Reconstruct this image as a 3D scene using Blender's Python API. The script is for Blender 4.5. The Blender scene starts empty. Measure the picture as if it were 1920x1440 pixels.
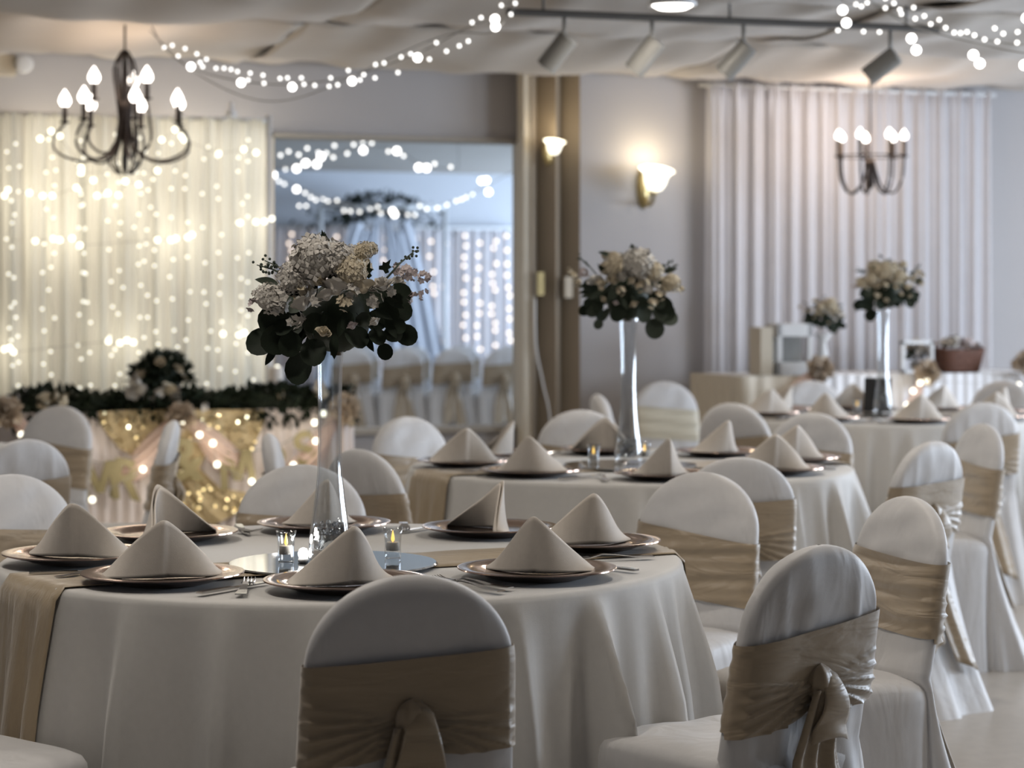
import bpy, bmesh, math, random
import numpy as np
from math import sin, cos, pi, radians, sqrt
from mathutils import Vector, Matrix

S = bpy.context.scene
COL = S.collection
rnd = random.Random(7)

# ------------------------------------------------------------------ camera
TH = radians(20.8)          # the hall is axis aligned, the camera is turned clockwise
F, H0, CZ = 4271.0, 548.0, 1.342
CS, SN = cos(TH), sin(TH)
YB = 12.15                  # back wall

def cam(lat, D, z):         # metres right of / ahead of the camera -> hall coordinates
    return Vector((D*SN + lat*CS, D*CS - lat*SN, z))
def px(u, v, D):
    return cam((u-960)/F*D, D, CZ - (v-H0)/F*D)
def wpx(u, v, y):           # sight line through (u, v) met with the plane y
    t = (u-960)/F
    D = y/(CS - t*SN)
    return px(u, v, D)

cd = bpy.data.cameras.new('camera')
cd.sensor_width = 36.0
cd.lens = F/1920*36.0
cd.shift_y = -(720-H0)/1920
cd.dof.use_dof = True
cd.dof.focus_distance = 4.7
cd.dof.aperture_fstop = 4.1
cd.clip_end = 100
co = bpy.data.objects.new('camera', cd)
COL.objects.link(co)
co.location = (0, 0, CZ)
co.rotation_euler = (pi/2, 0, -TH)
S.camera = co

# ------------------------------------------------------------------ world, exposure
W = bpy.data.worlds.new('world')
S.world = W
W.use_nodes = True
W.node_tree.nodes['Background'].inputs[0].default_value = (0.55, 0.72, 1.0, 1)
W.node_tree.nodes['Background'].inputs[1].default_value = 2.0
S.view_settings.view_transform = 'Standard'
S.view_settings.look = 'None'
S.view_settings.gamma = 1
S.view_settings.use_curve_mapping = False
S.view_settings.exposure = 0.06
S.cycles.use_denoising = True
S.cycles.use_adaptive_sampling = True
S.cycles.adaptive_threshold = 0.035
S.cycles.max_bounces = 5
S.cycles.diffuse_bounces = 2
S.cycles.glossy_bounces = 3
S.cycles.transmission_bounces = 4
S.cycles.transparent_max_bounces = 8
S.cycles.caustics_reflective = False
S.cycles.caustics_refractive = False
S.cycles.sample_clamp_indirect = 4.0
S.cycles.blur_glossy = 0.5

def light(name, kind, loc, energy, color, rot=(0, 0, 0), size=0.1, sizey=None, shape=None, spread=None, parent=None):
    l = bpy.data.lights.new(name, kind)
    l.energy = energy
    l.color = color
    if kind == 'AREA':
        l.size = size
        if shape: l.shape = shape
        if sizey:
            l.shape = 'RECTANGLE'; l.size_y = sizey
        if spread: l.spread = spread
    else:
        l.shadow_soft_size = size
    o = bpy.data.objects.new(name, l)
    COL.objects.link(o)
    o.location = loc
    o.rotation_euler = rot
    if parent: o.parent = parent
    return o

XL, XR, YF, ZC = -3.5, 10.2, -1.25, 2.74
YA, XA0, XA1 = 25.3, 1.2, 12.6         # the room beyond the opening      # hall extents
# daylight: windows of the right wall (openings y 0.6-3.2 and 4.6-7.6)
WINS = [(3.6, 6.2), (7.2, 10.0)]
WINA = [(14.2, 17.2), (18.2, 21.0), (21.8, 24.6)]
for a, b in WINS:
    light('window_daylight', 'AREA', (XR-0.03, (a+b)/2, 1.55), 205, (0.74, 0.85, 1.0), (0, radians(90), 0), 1.5, b-a-0.1)

for a, b in WINA:
    light('window_daylight', 'AREA', (XA1-0.03, (a+b)/2, 1.55), 260, (0.60, 0.77, 1.0), (0, radians(90), 0), 1.5, b-a-0.1)

# ------------------------------------------------------------------ materials
MATS = {}
def mat(name, col, rough=0.6, metal=0.0, var=0.06, nscale=14.0, bump=0.0, bscale=60.0, sheen=0.0, spec=0.5,
        stretch=None, emit=None, estr=0.0, trans=0.0, ior=1.45, col2=None, weave=False):
    if name in MATS: return MATS[name]
    m = bpy.data.materials.new(name)
    m.use_nodes = True
    nt = m.node_tree
    b = nt.nodes['Principled BSDF']
    b.inputs['Roughness'].default_value = rough
    b.inputs['Metallic'].default_value = metal
    b.inputs['Specular IOR Level'].default_value = spec
    b.inputs['Sheen Weight'].default_value = sheen
    b.inputs['Transmission Weight'].default_value = trans
    b.inputs['IOR'].default_value = ior
    tc = nt.nodes.new('ShaderNodeTexCoord')
    src = tc.outputs['Object']
    if stretch:
        mp = nt.nodes.new('ShaderNodeMapping')
        mp.inputs['Scale'].default_value = stretch
        nt.links.new(src, mp.inputs[0])
        src = mp.outputs[0]
    n = nt.nodes.new('ShaderNodeTexNoise')
    n.inputs['Scale'].default_value = nscale
    n.inputs['Detail'].default_value = 4
    nt.links.new(src, n.inputs['Vector'])
    mx = nt.nodes.new('ShaderNodeMix')
    mx.data_type = 'RGBA'
    c2 = col2 or tuple(max(0, c*(1-var*2.2)) for c in col)
    c1 = col if col2 else tuple(min(1, c*(1+var*0.8)) for c in col)
    mx.inputs['A'].default_value = (*c1, 1)
    mx.inputs['B'].default_value = (*c2, 1)
    nt.links.new(n.outputs['Fac'], mx.inputs['Factor'])
    nt.links.new(mx.outputs['Result'], b.inputs['Base Color'])
    if bump:
        n2 = nt.nodes.new('ShaderNodeTexNoise')
        n2.inputs['Scale'].default_value = bscale
        n2.inputs['Detail'].default_value = 3
        nt.links.new(src, n2.inputs['Vector'])
        bp = nt.nodes.new('ShaderNodeBump')
        bp.inputs['Strength'].default_value = bump
        bp.inputs['Distance'].default_value = 0.004
        nt.links.new(n2.outputs['Fac'], bp.inputs['Height'])
        nt.links.new(bp.outputs[0], b.inputs['Normal'])
    if weave:            # long soft creases in loose cloth
        mp2 = nt.nodes.new('ShaderNodeMapping'); mp2.inputs['Scale'].default_value = weave
        nt.links.new(tc.outputs['Object'], mp2.inputs[0])
        n3 = nt.nodes.new('ShaderNodeTexNoise'); n3.inputs['Scale'].default_value = 1.0
        n3.inputs['Detail'].default_value = 2.5; n3.inputs['Distortion'].default_value = 1.2
        nt.links.new(mp2.outputs[0], n3.inputs['Vector'])
        bp2 = nt.nodes.new('ShaderNodeBump'); bp2.inputs['Strength'].default_value = 0.6; bp2.inputs['Distance'].default_value = 0.012
        nt.links.new(n3.outputs['Fac'], bp2.inputs['Height'])
        if b.inputs['Normal'].links: nt.links.new(b.inputs['Normal'].links[0].from_socket, bp2.inputs['Normal'])
        nt.links.new(bp2.outputs[0], b.inputs['Normal'])
    if emit:
        b.inputs['Emission Color'].default_value = (*emit, 1)
        b.inputs['Emission Strength'].default_value = estr
        m.cycles.emission_sampling = 'NONE'
    MATS[name] = m
    return m

def sheer(name, col, trans=0.45, clear=0.15):
    """thin cloth: part diffuse, part translucent, a little see-through"""
    m = bpy.data.materials.new(name)
    m.use_nodes = True
    nt = m.node_tree
    nt.nodes.remove(nt.nodes['Principled BSDF'])
    out = nt.nodes['Material Output']
    tc = nt.nodes.new('ShaderNodeTexCoord')
    n = nt.nodes.new('ShaderNodeTexNoise'); n.inputs['Scale'].default_value = 9
    nt.links.new(tc.outputs['Object'], n.inputs['Vector'])
    mx = nt.nodes.new('ShaderNodeMix'); mx.data_type = 'RGBA'
    mx.inputs['A'].default_value = (*col, 1)
    mx.inputs['B'].default_value = (*[c*0.92 for c in col], 1)
    nt.links.new(n.outputs['Fac'], mx.inputs['Factor'])
    d = nt.nodes.new('ShaderNodeBsdfDiffuse'); t = nt.nodes.new('ShaderNodeBsdfTranslucent')
    tr = nt.nodes.new('ShaderNodeBsdfTransparent')
    for s in (d, t): nt.links.new(mx.outputs['Result'], s.inputs['Color'])
    m1 = nt.nodes.new('ShaderNodeMixShader'); m1.inputs[0].default_value = trans
    m2 = nt.nodes.new('ShaderNodeMixShader'); m2.inputs[0].default_value = clear
    nt.links.new(d.outputs[0], m1.inputs[1]); nt.links.new(t.outputs[0], m1.inputs[2])
    nt.links.new(m1.outputs[0], m2.inputs[1]); nt.links.new(tr.outputs[0], m2.inputs[2])
    nt.links.new(m2.outputs[0], out.inputs['Surface'])
    MATS[name] = m
    return m

WALL = mat('wall_paint', (0.47, 0.45, 0.45), 0.8, var=0.02, nscale=3, bump=0.06, bscale=120)
CEIL = mat('ceiling_paint', (0.5, 0.47, 0.43), 0.9, var=0.03)
FLOOR = mat('polished_concrete', (0.47, 0.43, 0.385), 0.28, var=0.1, nscale=22, bump=0.03, bscale=200)
TRIM = mat('trim_paint', (0.42, 0.38, 0.33), 0.6)
DRAPE = mat('ceiling_cloth', (0.50, 0.445, 0.385), 0.85, var=0.05, nscale=5, stretch=(1, 6, 1), sheen=0.2)
COVER = mat('white_polyester', (0.66, 0.645, 0.64), 0.5, var=0.03, nscale=40, bump=0.05, bscale=400, sheen=0.35, weave=(9, 9, 3.0))
CLOTH = mat('ivory_tablecloth', (0.63, 0.61, 0.58), 0.6, var=0.03, nscale=60, bump=0.05, bscale=500, sheen=0.25)
SATIN = mat('champagne_satin', (0.38, 0.295, 0.20), 0.36, var=0.08, nscale=10, bump=0.08, bscale=60, sheen=0.5, weave=(5, 5, 22))
IVORYSATIN = mat('ivory_satin', (0.66, 0.60, 0.47), 0.4, var=0.05, nscale=10, bump=0.12, bscale=30, sheen=0.4)
RUNNER = mat('runner_satin', (0.40, 0.31, 0.20), 0.42, var=0.07, nscale=14, bump=0.35, bscale=26, sheen=0.3, stretch=(1, 5, 1))
NAPKIN = mat('napkin_linen', (0.68, 0.61, 0.535), 0.75, var=0.04, nscale=90, bump=0.12, bscale=600, sheen=0.3)
COPPER = mat('rose_bronze_plate', (0.56, 0.39, 0.30), 0.14, 1.0, var=0.05, nscale=6)
STEEL = mat('cutlery_steel', (0.62, 0.61, 0.60), 0.16, 1.0, var=0.03)
MIRROR = mat('mirror_glass', (0.86, 0.89, 0.92), 0.02, 1.0, var=0.0)
def thin_glass(name):
    m = bpy.data.materials.new(name); m.use_nodes = True
    nt = m.node_tree
    nt.nodes.remove(nt.nodes['Principled BSDF'])
    tr = nt.nodes.new('ShaderNodeBsdfTransparent'); tr.inputs[0].default_value = (.955, .965, .97, 1)
    gl = nt.nodes.new('ShaderNodeBsdfGlossy'); gl.inputs['Roughness'].default_value = .03
    lw = nt.nodes.new('ShaderNodeLayerWeight'); lw.inputs[0].default_value = .5
    pw = nt.nodes.new('ShaderNodeMath'); pw.operation = 'POWER'; pw.inputs[1].default_value = 2.6
    ml = nt.nodes.new('ShaderNodeMath'); ml.operation = 'MULTIPLY_ADD'; ml.inputs[1].default_value = .85; ml.inputs[2].default_value = .085
    mx = nt.nodes.new('ShaderNodeMixShader')
    nt.links.new(lw.outputs['Facing'], pw.inputs[0]); nt.links.new(pw.outputs[0], ml.inputs[0]); nt.links.new(ml.outputs[0], mx.inputs[0])
    nt.links.new(tr.outputs[0], mx.inputs[1]); nt.links.new(gl.outputs[0], mx.inputs[2])
    nt.links.new(mx.outputs[0], nt.nodes['Material Output'].inputs['Surface'])
    MATS[name] = m
    return m
GLASS = thin_glass('clear_glass')
IRON = mat('wrought_iron', (0.035, 0.027, 0.024), 0.45, 0.6, var=0.2)
BRASS = mat('aged_brass', (0.50, 0.40, 0.20), 0.35, 0.8, var=0.1)
GREYMET = mat('grey_enamel', (0.27, 0.26, 0.24), 0.45, 0.1, var=0.04)
DARKMET = mat('dark_track', (0.13, 0.125, 0.12), 0.5, 0.3)
WIRE = mat('pale_wire', (0.35, 0.33, 0.30), 0.5)
LEAF = mat('eucalyptus_green', (0.020, 0.029, 0.017), 0.55, spec=0.2, var=0.25, nscale=20)
LEAF2 = mat('silver_green', (0.065, 0.080, 0.058), 0.6, spec=0.25, var=0.2, nscale=20)
STEM = mat('stem_brown', (0.08, 0.06, 0.035), 0.7)
PETAL = mat('white_petal', (0.60, 0.56, 0.50), 0.6, var=0.06, nscale=30, sheen=0.2)
CREAM = mat('cream_petal', (0.62, 0.53, 0.38), 0.6, var=0.1, nscale=30, sheen=0.2)
BLUSHP = mat('blush_petal', (0.55, 0.47, 0.46), 0.6, var=0.1, nscale=30)
TAN = mat('tan_partition', (0.36, 0.30, 0.23), 0.45, var=0.04, nscale=4, bump=0.05, bscale=90)
GOLD = mat('olive_gold_card', (0.25, 0.205, 0.10), 0.5, 0.0, var=0.1)
SEQUIN = mat('gold_sequins', (0.62, 0.48, 0.27), 0.3, 0.6, var=0.3, nscale=150, bump=1.0, bscale=220)
TULLE = sheer('blush_tulle', (0.86, 0.66, 0.57), 0.4, 0.15)
SKIRT = mat('blush_skirt', (0.80, 0.71, 0.67), 0.6, var=0.03, sheen=0.3)
WHITESKIRT = mat('white_skirt', (0.74, 0.73, 0.74), 0.6, var=0.03, sheen=0.3)
SHEER = sheer('warm_sheer', (0.84, 0.83, 0.75), 0.5, 0.08)
SHEERG = sheer('cool_sheer', (0.84, 0.82, 0.84), 0.35, 0.03)
WHITE = mat('white_paint', (0.72, 0.72, 0.72), 0.5, var=0.02)
BEIGE = mat('beige_plastic', (0.60, 0.53, 0.42), 0.5, var=0.03)
BLACK = mat('black_board', (0.015, 0.015, 0.016), 0.6, var=0.1)
WOOD = mat('red_brown_wicker', (0.14, 0.055, 0.03), 0.6, var=0.3, nscale=60, bump=0.5, bscale=160)
TERRA = mat('brown_pot', (0.10, 0.055, 0.03), 0.6, var=0.2)
WAXW = mat('tealight_wax', (0.75, 0.70, 0.64), 0.5, var=0.03)
FLAME = mat('flame_amber', (0.9, 0.6, 0.2), 0.4, emit=(1.0, 0.62, 0.14), estr=1.6)
FAIRY = mat('fairy_bulb', (1, 1, 0.9), 0.4, emit=(1.0, 0.97, 0.82), estr=1.15)
FAIRYB = mat('fairy_bulb_bright', (1, 1, 0.9), 0.4, emit=(1.0, 0.95, 0.76), estr=2.6)
FAIRYP = mat('fairy_bulb_blush', (1, 0.9, 0.8), 0.4, emit=(1.0, 0.80, 0.64), estr=2.2)
FAIRYW = mat('fairy_bulb_white', (1, 1, 1), 0.4, emit=(1.0, 0.98, 0.93), estr=2.2)
GLOBE = mat('globe_bulb', (1, 1, 1), 0.4, emit=(1.0, 0.97, 0.93), estr=4.5)
CANDLEB = mat('candelabra_bulb', (1, 1, 1), 0.4, emit=(1.0, 0.93, 0.86), estr=5.0)
SHADEM = mat('frosted_shade', (1, 0.97, 0.88), 0.4, emit=(1.0, 0.94, 0.76), estr=1.9)
DISC = mat('lamp_diffuser', (1, 1, 1), 0.4, emit=(1.0, 0.95, 0.88), estr=6.0)
LED = mat('white_led', (1, 1, 1), 0.4, emit=(1.0, 0.98, 0.95), estr=12.0)
GEM = mat('clear_gem', (0.95, 0.97, 1), 0.05, var=0.0, trans=0.85, ior=1.5, spec=0.8)

# ------------------------------------------------------------------ mesh helpers
class MB:
    def __init__(self): self.v, self.f = [], []
    def add(self, vs, fs):
        o = len(self.v)
        self.v += [tuple(p) for p in vs]
        self.f += [tuple(i+o for i in f) for f in fs]
        return self
    def box(self, c, s, rot=None):
        vs = []
        for i in range(8):
            p = Vector(((i & 1)-.5, (i >> 1 & 1)-.5, (i >> 2 & 1)-.5))
            p = Vector((p.x*s[0], p.y*s[1], p.z*s[2]))
            if rot is not None: p = rot @ p
            vs.append(p+Vector(c))
        return self.add(vs, [(0, 2, 3, 1), (4, 5, 7, 6), (0, 1, 5, 4), (2, 6, 7, 3), (0, 4, 6, 2), (1, 3, 7, 5)])
    def grid(self, fn, nu, nv, wrap=False):
        vs = [fn(i/(nu if wrap else nu-1), j/(nv-1)) for j in range(nv) for i in range(nu)]
        fs = []
        for j in range(nv-1):
            for i in range(nu if wrap else nu-1):
                a = j*nu+i; b = j*nu+(i+1) % nu
                fs.append((a, b, b+nu, a+nu))
        return self.add(vs, fs)
    def lathe(self, prof, n=32, mtx=None, cap=True):
        vs, fs = [], []
        for r, z in prof:
            for i in range(n):
                p = Vector((r*cos(2*pi*i/n), r*sin(2*pi*i/n), z))
                vs.append(mtx @ p if mtx else p)
        for j in range(len(prof)-1):
            for i in range(n):
                a = j*n+i; b = j*n+(i+1) % n
                fs.append((a, b, b+n, a+n))
        if cap:
            if prof[0][0] > 1e-5: fs.append(tuple(range(n-1, -1, -1)))
            if prof[-1][0] > 1e-5: fs.append(tuple((len(prof)-1)*n+i for i in range(n)))
        return self.add(vs, fs)
    def tube(self, pts, r, n=8, cap=True):
        pts = [Vector(p) for p in pts]
        rs = r if isinstance(r, (list, tuple)) else [r]*len(pts)
        vs, fs = [], []
        up = Vector((0, 0, 1))
        for k, p in enumerate(pts):
            t = (pts[min(k+1, len(pts)-1)]-pts[max(k-1, 0)])
            t = t.normalized() if t.length > 1e-9 else Vector((0, 0, 1))
            a = t.cross(up if abs(t.z) < .95 else Vector((1, 0, 0))).normalized()
            b = t.cross(a)
            for i in range(n):
                q = 2*pi*i/n
                vs.append(p+a*(rs[k]*cos(q))+b*(rs[k]*sin(q)))
        for k in range(len(pts)-1):
            for i in range(n):
                x = k*n+i; y = k*n+(i+1) % n
                fs.append((x, y, y+n, x+n))
        if cap:
            fs.append(tuple(range(n-1, -1, -1)))
            fs.append(tuple((len(pts)-1)*n+i for i in range(n)))
        return self.add(vs, fs)
    def ball(self, c, r, n=10, m=6, sq=(1, 1, 1)):
        prof = [(max(1e-6, sin(pi*j/m)), -cos(pi*j/m)) for j in range(m+1)]
        mt = Matrix.Translation(Vector(c)) @ Matrix.Diagonal((r*sq[0], r*sq[1], r*sq[2], 1))
        return self.lathe(prof, n, mt, cap=False)
    def mesh(self, name, m, smooth=True, sharp=None):
        me = bpy.data.meshes.new(name)
        me.from_pydata(self.v, [], self.f)
        me.materials.append(m)
        if smooth:
            me.polygons.foreach_set('use_smooth', [True]*len(me.polygons))
            if sharp: me.set_sharp_from_angle(angle=radians(sharp))
        me.update()
        return me

def link(name, me, parent=None, loc=(0, 0, 0), rz=0.0, rot=None, scale=None):
    o = bpy.data.objects.new(name, me)
    COL.objects.link(o)
    o.location = loc
    o.rotation_euler = rot if rot is not None else (0, 0, rz)
    if scale: o.scale = scale if isinstance(scale, (tuple, list)) else (scale,)*3
    if parent: o.parent = parent
    return o
def tag(o, label, cat, group=None, kind=None):
    o['label'] = label
    o['category'] = cat
    if group: o['group'] = group
    if kind: o['kind'] = kind
    return o
def empty(name, loc, rz=0.0):
    o = link(name, None, None, loc, rz)
    o.empty_display_size = 0.1
    return o
def struct(name, mb, m, smooth=False, parent=None, label=None):
    o = link(name, mb.mesh(name, m, smooth), parent)
    if not parent: o['kind'] = 'structure'
    if label: o['label'] = label
    return o
def solid(o, t, off=0):
    md = o.modifiers.new('thickness', 'SOLIDIFY'); md.thickness = t; md.offset = off
    return o

# ================================================================== SETTING
struct('floor', MB().box(((XL+XA1)/2, (YF+YA)/2, -.05), (XA1-XL+.6, YA-YF+.6, .1)), FLOOR, label='polished beige concrete hall floor')
struct('ceiling', MB().box(((XL+XA1)/2, (YF+YA)/2, ZC+.05), (XA1-XL+.6, YA-YF+.6, .1)), CEIL, label='flat ceiling above the draped cloth')
pL, pR = wpx(506, 262, YB), wpx(990, 262, YB)
mz0, mz1 = .565, 2.205
mb = MB().box(((XL+pL.x)/2-.1, YB+.1, ZC/2), (pL.x-XL+.2, .2, ZC)).box(((XA1+pR.x)/2+.1, YB+.1, ZC/2), (XA1-pR.x+.2, .2, ZC))
mb.box(((pL.x+pR.x)/2, YB+.1, mz0/2), (pR.x-pL.x, .2, mz0)).box(((pL.x+pR.x)/2, YB+.1, (mz1+ZC)/2), (pR.x-pL.x, .2, ZC-mz1))
struct('wall_back', mb, WALL, label='grey painted back wall with an opening between drape and partition')
WALLB = mat('daylit_pale_paint', (0.60, 0.61, 0.64), 0.8, var=0.02, nscale=3)  # pale wall with the blue of the daylight put into its colour
struct('wall_annex_back', MB().box(((XA0+XA1)/2, YA+.1, ZC/2), (XA1-XA0+.4, .2, ZC)), WALLB, label='pale far wall of the room beyond')
struct('wall_annex_left', MB().box((XA0-.1, (YB+YA)/2+.1, ZC/2), (.2, YA-YB-.2, ZC)), WALLB, label='pale left wall of the room beyond')
struct('wall_left', MB().box((XL-.1, (YF+YB)/2, ZC/2), (.2, YB-YF, ZC)), WALL, label='grey painted left wall')
struct('wall_front', MB().box(((XL+XR)/2, YF-.1, ZC/2), (XR-XL+.4, .2, ZC)), WALL, label='grey painted wall behind the camera')
def window_wall(name, X, y0, y1, wins, m, k0, label):
    mb = MB()
    ys = [y0] + [q for ab in wins for q in ab] + [y1]
    for k in range(0, len(ys), 2):
        mb.box((X+.1, (ys[k]+ys[k+1])/2, ZC/2), (.2, ys[k+1]-ys[k], ZC))
    for a, b in wins:
        mb.box((X+.1, (a+b)/2, .38), (.2, b-a, .76)).box((X+.1, (a+b)/2, 2.52), (.2, b-a, .44))
    struct(name, mb, m, label=label)
    for k, (a, b) in enumerate(wins):
        w = MB().box((X+.12, a+.03, 1.53), (.1, .06, 1.54)).box((X+.12, b-.03, 1.53), (.1, .06, 1.54))
        w.box((X+.12, (a+b)/2, .79), (.1, b-a, .06)).box((X+.12, (a+b)/2, 2.27), (.1, b-a, .06)).box((X+.12, (a+b)/2, 1.53), (.06, .05, 1.48))
        wo = struct('window_%d' % (k0+k), w, WHITE, label='white framed window in a right hand wall')
        for s in (0, 1):
            link('pane', MB().box((X+.12, a+(b-a)*(.25+.5*s), 1.53), (.012, (b-a)/2-.09, 1.42)).mesh('pane', GLASS, False), wo)
window_wall('wall_right', XR, YF, YB, WINS, WALL, 1, 'grey painted right wall with windows')
window_wall('wall_annex_right', XA1, YB+.2, YA, WINA, WALLB, 1+len(WINS), 'pale right wall with windows in the room beyond')
struct('baseboard_back', MB().box(((XL+XR)/2, YB-.008, .05), (XR-XL, .016, .1)), TRIM)

# cloth ceiling: strips of fabric slung between battens that run along the hall
battens = [12.13, 10.75, 9.25, 7.75, 6.25, 4.75, 3.25, 1.75, .25, -1.2]
ORD = ['first', 'second', 'third', 'fourth', 'fifth', 'sixth', 'seventh', 'eighth', 'ninth', 'tenth', 'eleventh', 'twelfth',
       'thirteenth', 'fourteenth', 'fifteenth', 'sixteenth', 'seventeenth', 'eighteenth', 'nineteenth', 'twentieth']
xs_p = [-3.4, .4, 3.0, 5.4, 7.6, 10.15]
for j in range(len(battens)-1):
    y1, y0 = battens[j], battens[j+1]
    z1, z0 = (2.605 if j == 0 else 2.67), 2.67
    for i in range(len(xs_p)-1):
        xa, xb = xs_p[i], xs_p[i+1]
        ph = rnd.random()*6
        sg = rnd.uniform(.07, .11)
        def fn(u, v, xa=xa, xb=xb, y0=y0, y1=y1, z0=z0, z1=z1, ph=ph, sg=sg):
            g = sin(pi*u)
            x = xa+(xb-xa)*u
            s = sin(pi*v)
            fold = .012*sin(u*26+ph+2.2*s)*(1-.5*s)+.008*sin(u*47+ph*2)*(1-.7*s) + .018*sin(v*7+u*6+ph)*s*g+.010*sin(v*13-u*9+ph)*s
            y = y0+(y1-y0)*v+.03*g*sin(u*9+ph)*s
            return (x, y, min(2.725, z0+(z1-z0)*v - sg*s*(.55+.45*g) + fold))
        o = link('ceiling_drape', MB().grid(fn, 48, 18).mesh('ceiling_drape', DRAPE))
        where = 'beside the back wall' if j == 0 else '%s row from the back wall' % ORD[j]
        tag(o, 'beige ceiling cloth swag %s, %s from the left' % (where, ORD[i]), 'drape', 'ceiling cloth swags')
        solid(o, .004)

# folded tan partition beside the mirror
part = empty('folding_partition', (wpx(1040, 800, YB-.1).x, YB-.14, 0))
tag(part, 'tan folding partition stacked upright beside the wall opening', 'partition')
xA, xB = wpx(990, 0, YB-.14).x-part.location.x, wpx(1080, 0, YB-.14).x-part.location.x
nP = 4
for k in range(nP):
    x0 = xA+(xB-xA)*k/nP; x1 = xA+(xB-xA)*(k+1)/nP
    d0, d1 = (-.06, .05) if k % 2 == 0 else (.05, -.06)
    m_ = MB()
    m_.add([(x0, d0, 0), (x1, d1, 0), (x1, d1, 2.63), (x0, d0, 2.63), (x0, d0+.03, 0), (x1, d1+.03, 0), (x1, d1+.03, 2.63), (x0, d0+.03, 2.63)],
           [(0, 1, 2, 3), (5, 4, 7, 6), (3, 2, 6, 7), (0, 4, 5, 1), (0, 3, 7, 4), (1, 5, 6, 2)])
    link('panel', m_.mesh('panel', TAN, False), part)
link('lead_post', MB().box((xA-.02, 0, 1.31), (.05, .1, 2.62)).mesh('lead_post', BEIGE, False), part)
link('latch', MB().box((xA+.045, -.07, 1.39), (.04, .03, .13)).mesh('latch', BRASS, False), part)
link('switch_plate', MB().box((xB-.07, -.05, 1.37), (.045, .03, .12)).mesh('switch_plate', BEIGE, False), part)

# casing of the opening into the next room
tr = MB()
for s_ in (pL.x, pR.x): tr.box((s_, YB+.09, (mz0+mz1)/2), (.03, .24, mz1-mz0+.03))
struct('trim_1', tr, BEIGE, label='pale side casing of the wall opening')
struct('trim_2', MB().box(((pL.x+pR.x)/2, YB+.09, mz0), (pR.x-pL.x+.06, .26, .03)).box(((pL.x+pR.x)/2, YB+.09, mz1), (pR.x-pL.x+.06, .24, .02)), TRIM, label='sill and head of the wall opening')

# ================================================================== LIGHT FITTINGS
def ceiling_light(x, y, label, e=10.5):
    o = empty('ceiling_light', (x, y, 2.55))
    tag(o, label, 'ceiling light', 'round flush ceiling lights')
    link('housing', MB().lathe([(.085, .12), (.09, .03), (.105, .012), (.10, 0), (.085, .004)], 32).mesh('housing', WHITE, True, 40), o)
    link('diffuser', MB().lathe([(.085, .002), (.06, -.012), (.001, -.018)], 32).mesh('diffuser', DISC), o)
    light('ceiling_light_lamp', 'AREA', (0, 0, -.03), e, (1.0, .93, .84), (0, 0, 0), .20, shape='DISK', parent=o)
    return o

vpos = px                    # points in the room beyond the opening
cl = wpx(1242, 8, 8.85)
ceiling_light(cl.x, 8.75, 'round ceiling light above the track spotlights')
m1 = vpos(563, 262, 17.6); m2 = vpos(765, 265, 17.6)
ceiling_light(m1.x, m1.y, 'round ceiling light, left one of the pair beyond the wall opening')
ceiling_light(m2.x, m2.y, 'round ceiling light, right one of the pair beyond the wall opening')
for k, (x, y) in enumerate([(1.2, 8.2), (-1.2, 8.0), (3.6, 6.4), (6.2, 7.2), (8.6, 8.6), (.6, 5.4), (4.6, 3.4), (.7, 3.9), (2.7, 4.4)]):  # unseen fixtures, added and placed to brighten the tables
    ceiling_light(x, y, 'unseen ceiling light added over the tables outside the picture, %s of its row' % ORD[k])

def bulb_mesh(r, m, n=12, k=8):
    return MB().ball((0, 0, 0), r, n, k).mesh('bulb', m)
BULB_G = bulb_mesh(.018, GLOBE)
BULB_M = bulb_mesh(.0085, FAIRYW, 8, 5)
BULB_F = bulb_mesh(.0092, FAIRY, 8, 5)
BULB_FB = bulb_mesh(.0145, FAIRYB, 10, 6)
BULB_P = bulb_mesh(.021, FAIRYP, 8, 5)
BULB_T = bulb_mesh(.015, FAIRYB, 10, 6)

def string_light(name, label, wire_paths, big, mini, wire_r=.0025, bigmesh=None, minimesh=None, group=None, lamp=None):
    org = Vector(wire_paths[0][0])
    o = empty(name, org)
    tag(o, label, 'string light', group)
    for w in wire_paths:
        link('wire', MB().tube([Vector(p)-org for p in w], wire_r, 5).mesh('wire', WIRE), o)
    for p in big: link('globe_bulb', bigmesh or BULB_G, o, Vector(p)-org)
    for p in mini: link('mini_bulb', minimesh or BULB_M, o, Vector(p)-org)
    if lamp:
        for p, e in lamp: light('string_lamp', 'POINT', Vector(p)-org, e, (1, .9, .74), size=.12, parent=o)
    return o

def catm(pts, n):
    out = []
    P = [pts[0]]+list(pts)+[pts[-1]]
    seg = len(pts)-1
    for i in range(n):
        t = i/(n-1)*seg; k = min(int(t), seg-1); t -= k
        a, b, c, d = [Vector(q) for q in P[k:k+4]]
        out.append(.5*((2*b)+(-a+c)*t+(2*a-5*b+4*c-d)*t*t+(-a+3*b-3*c+d)*t*t*t))
    return out
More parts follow.
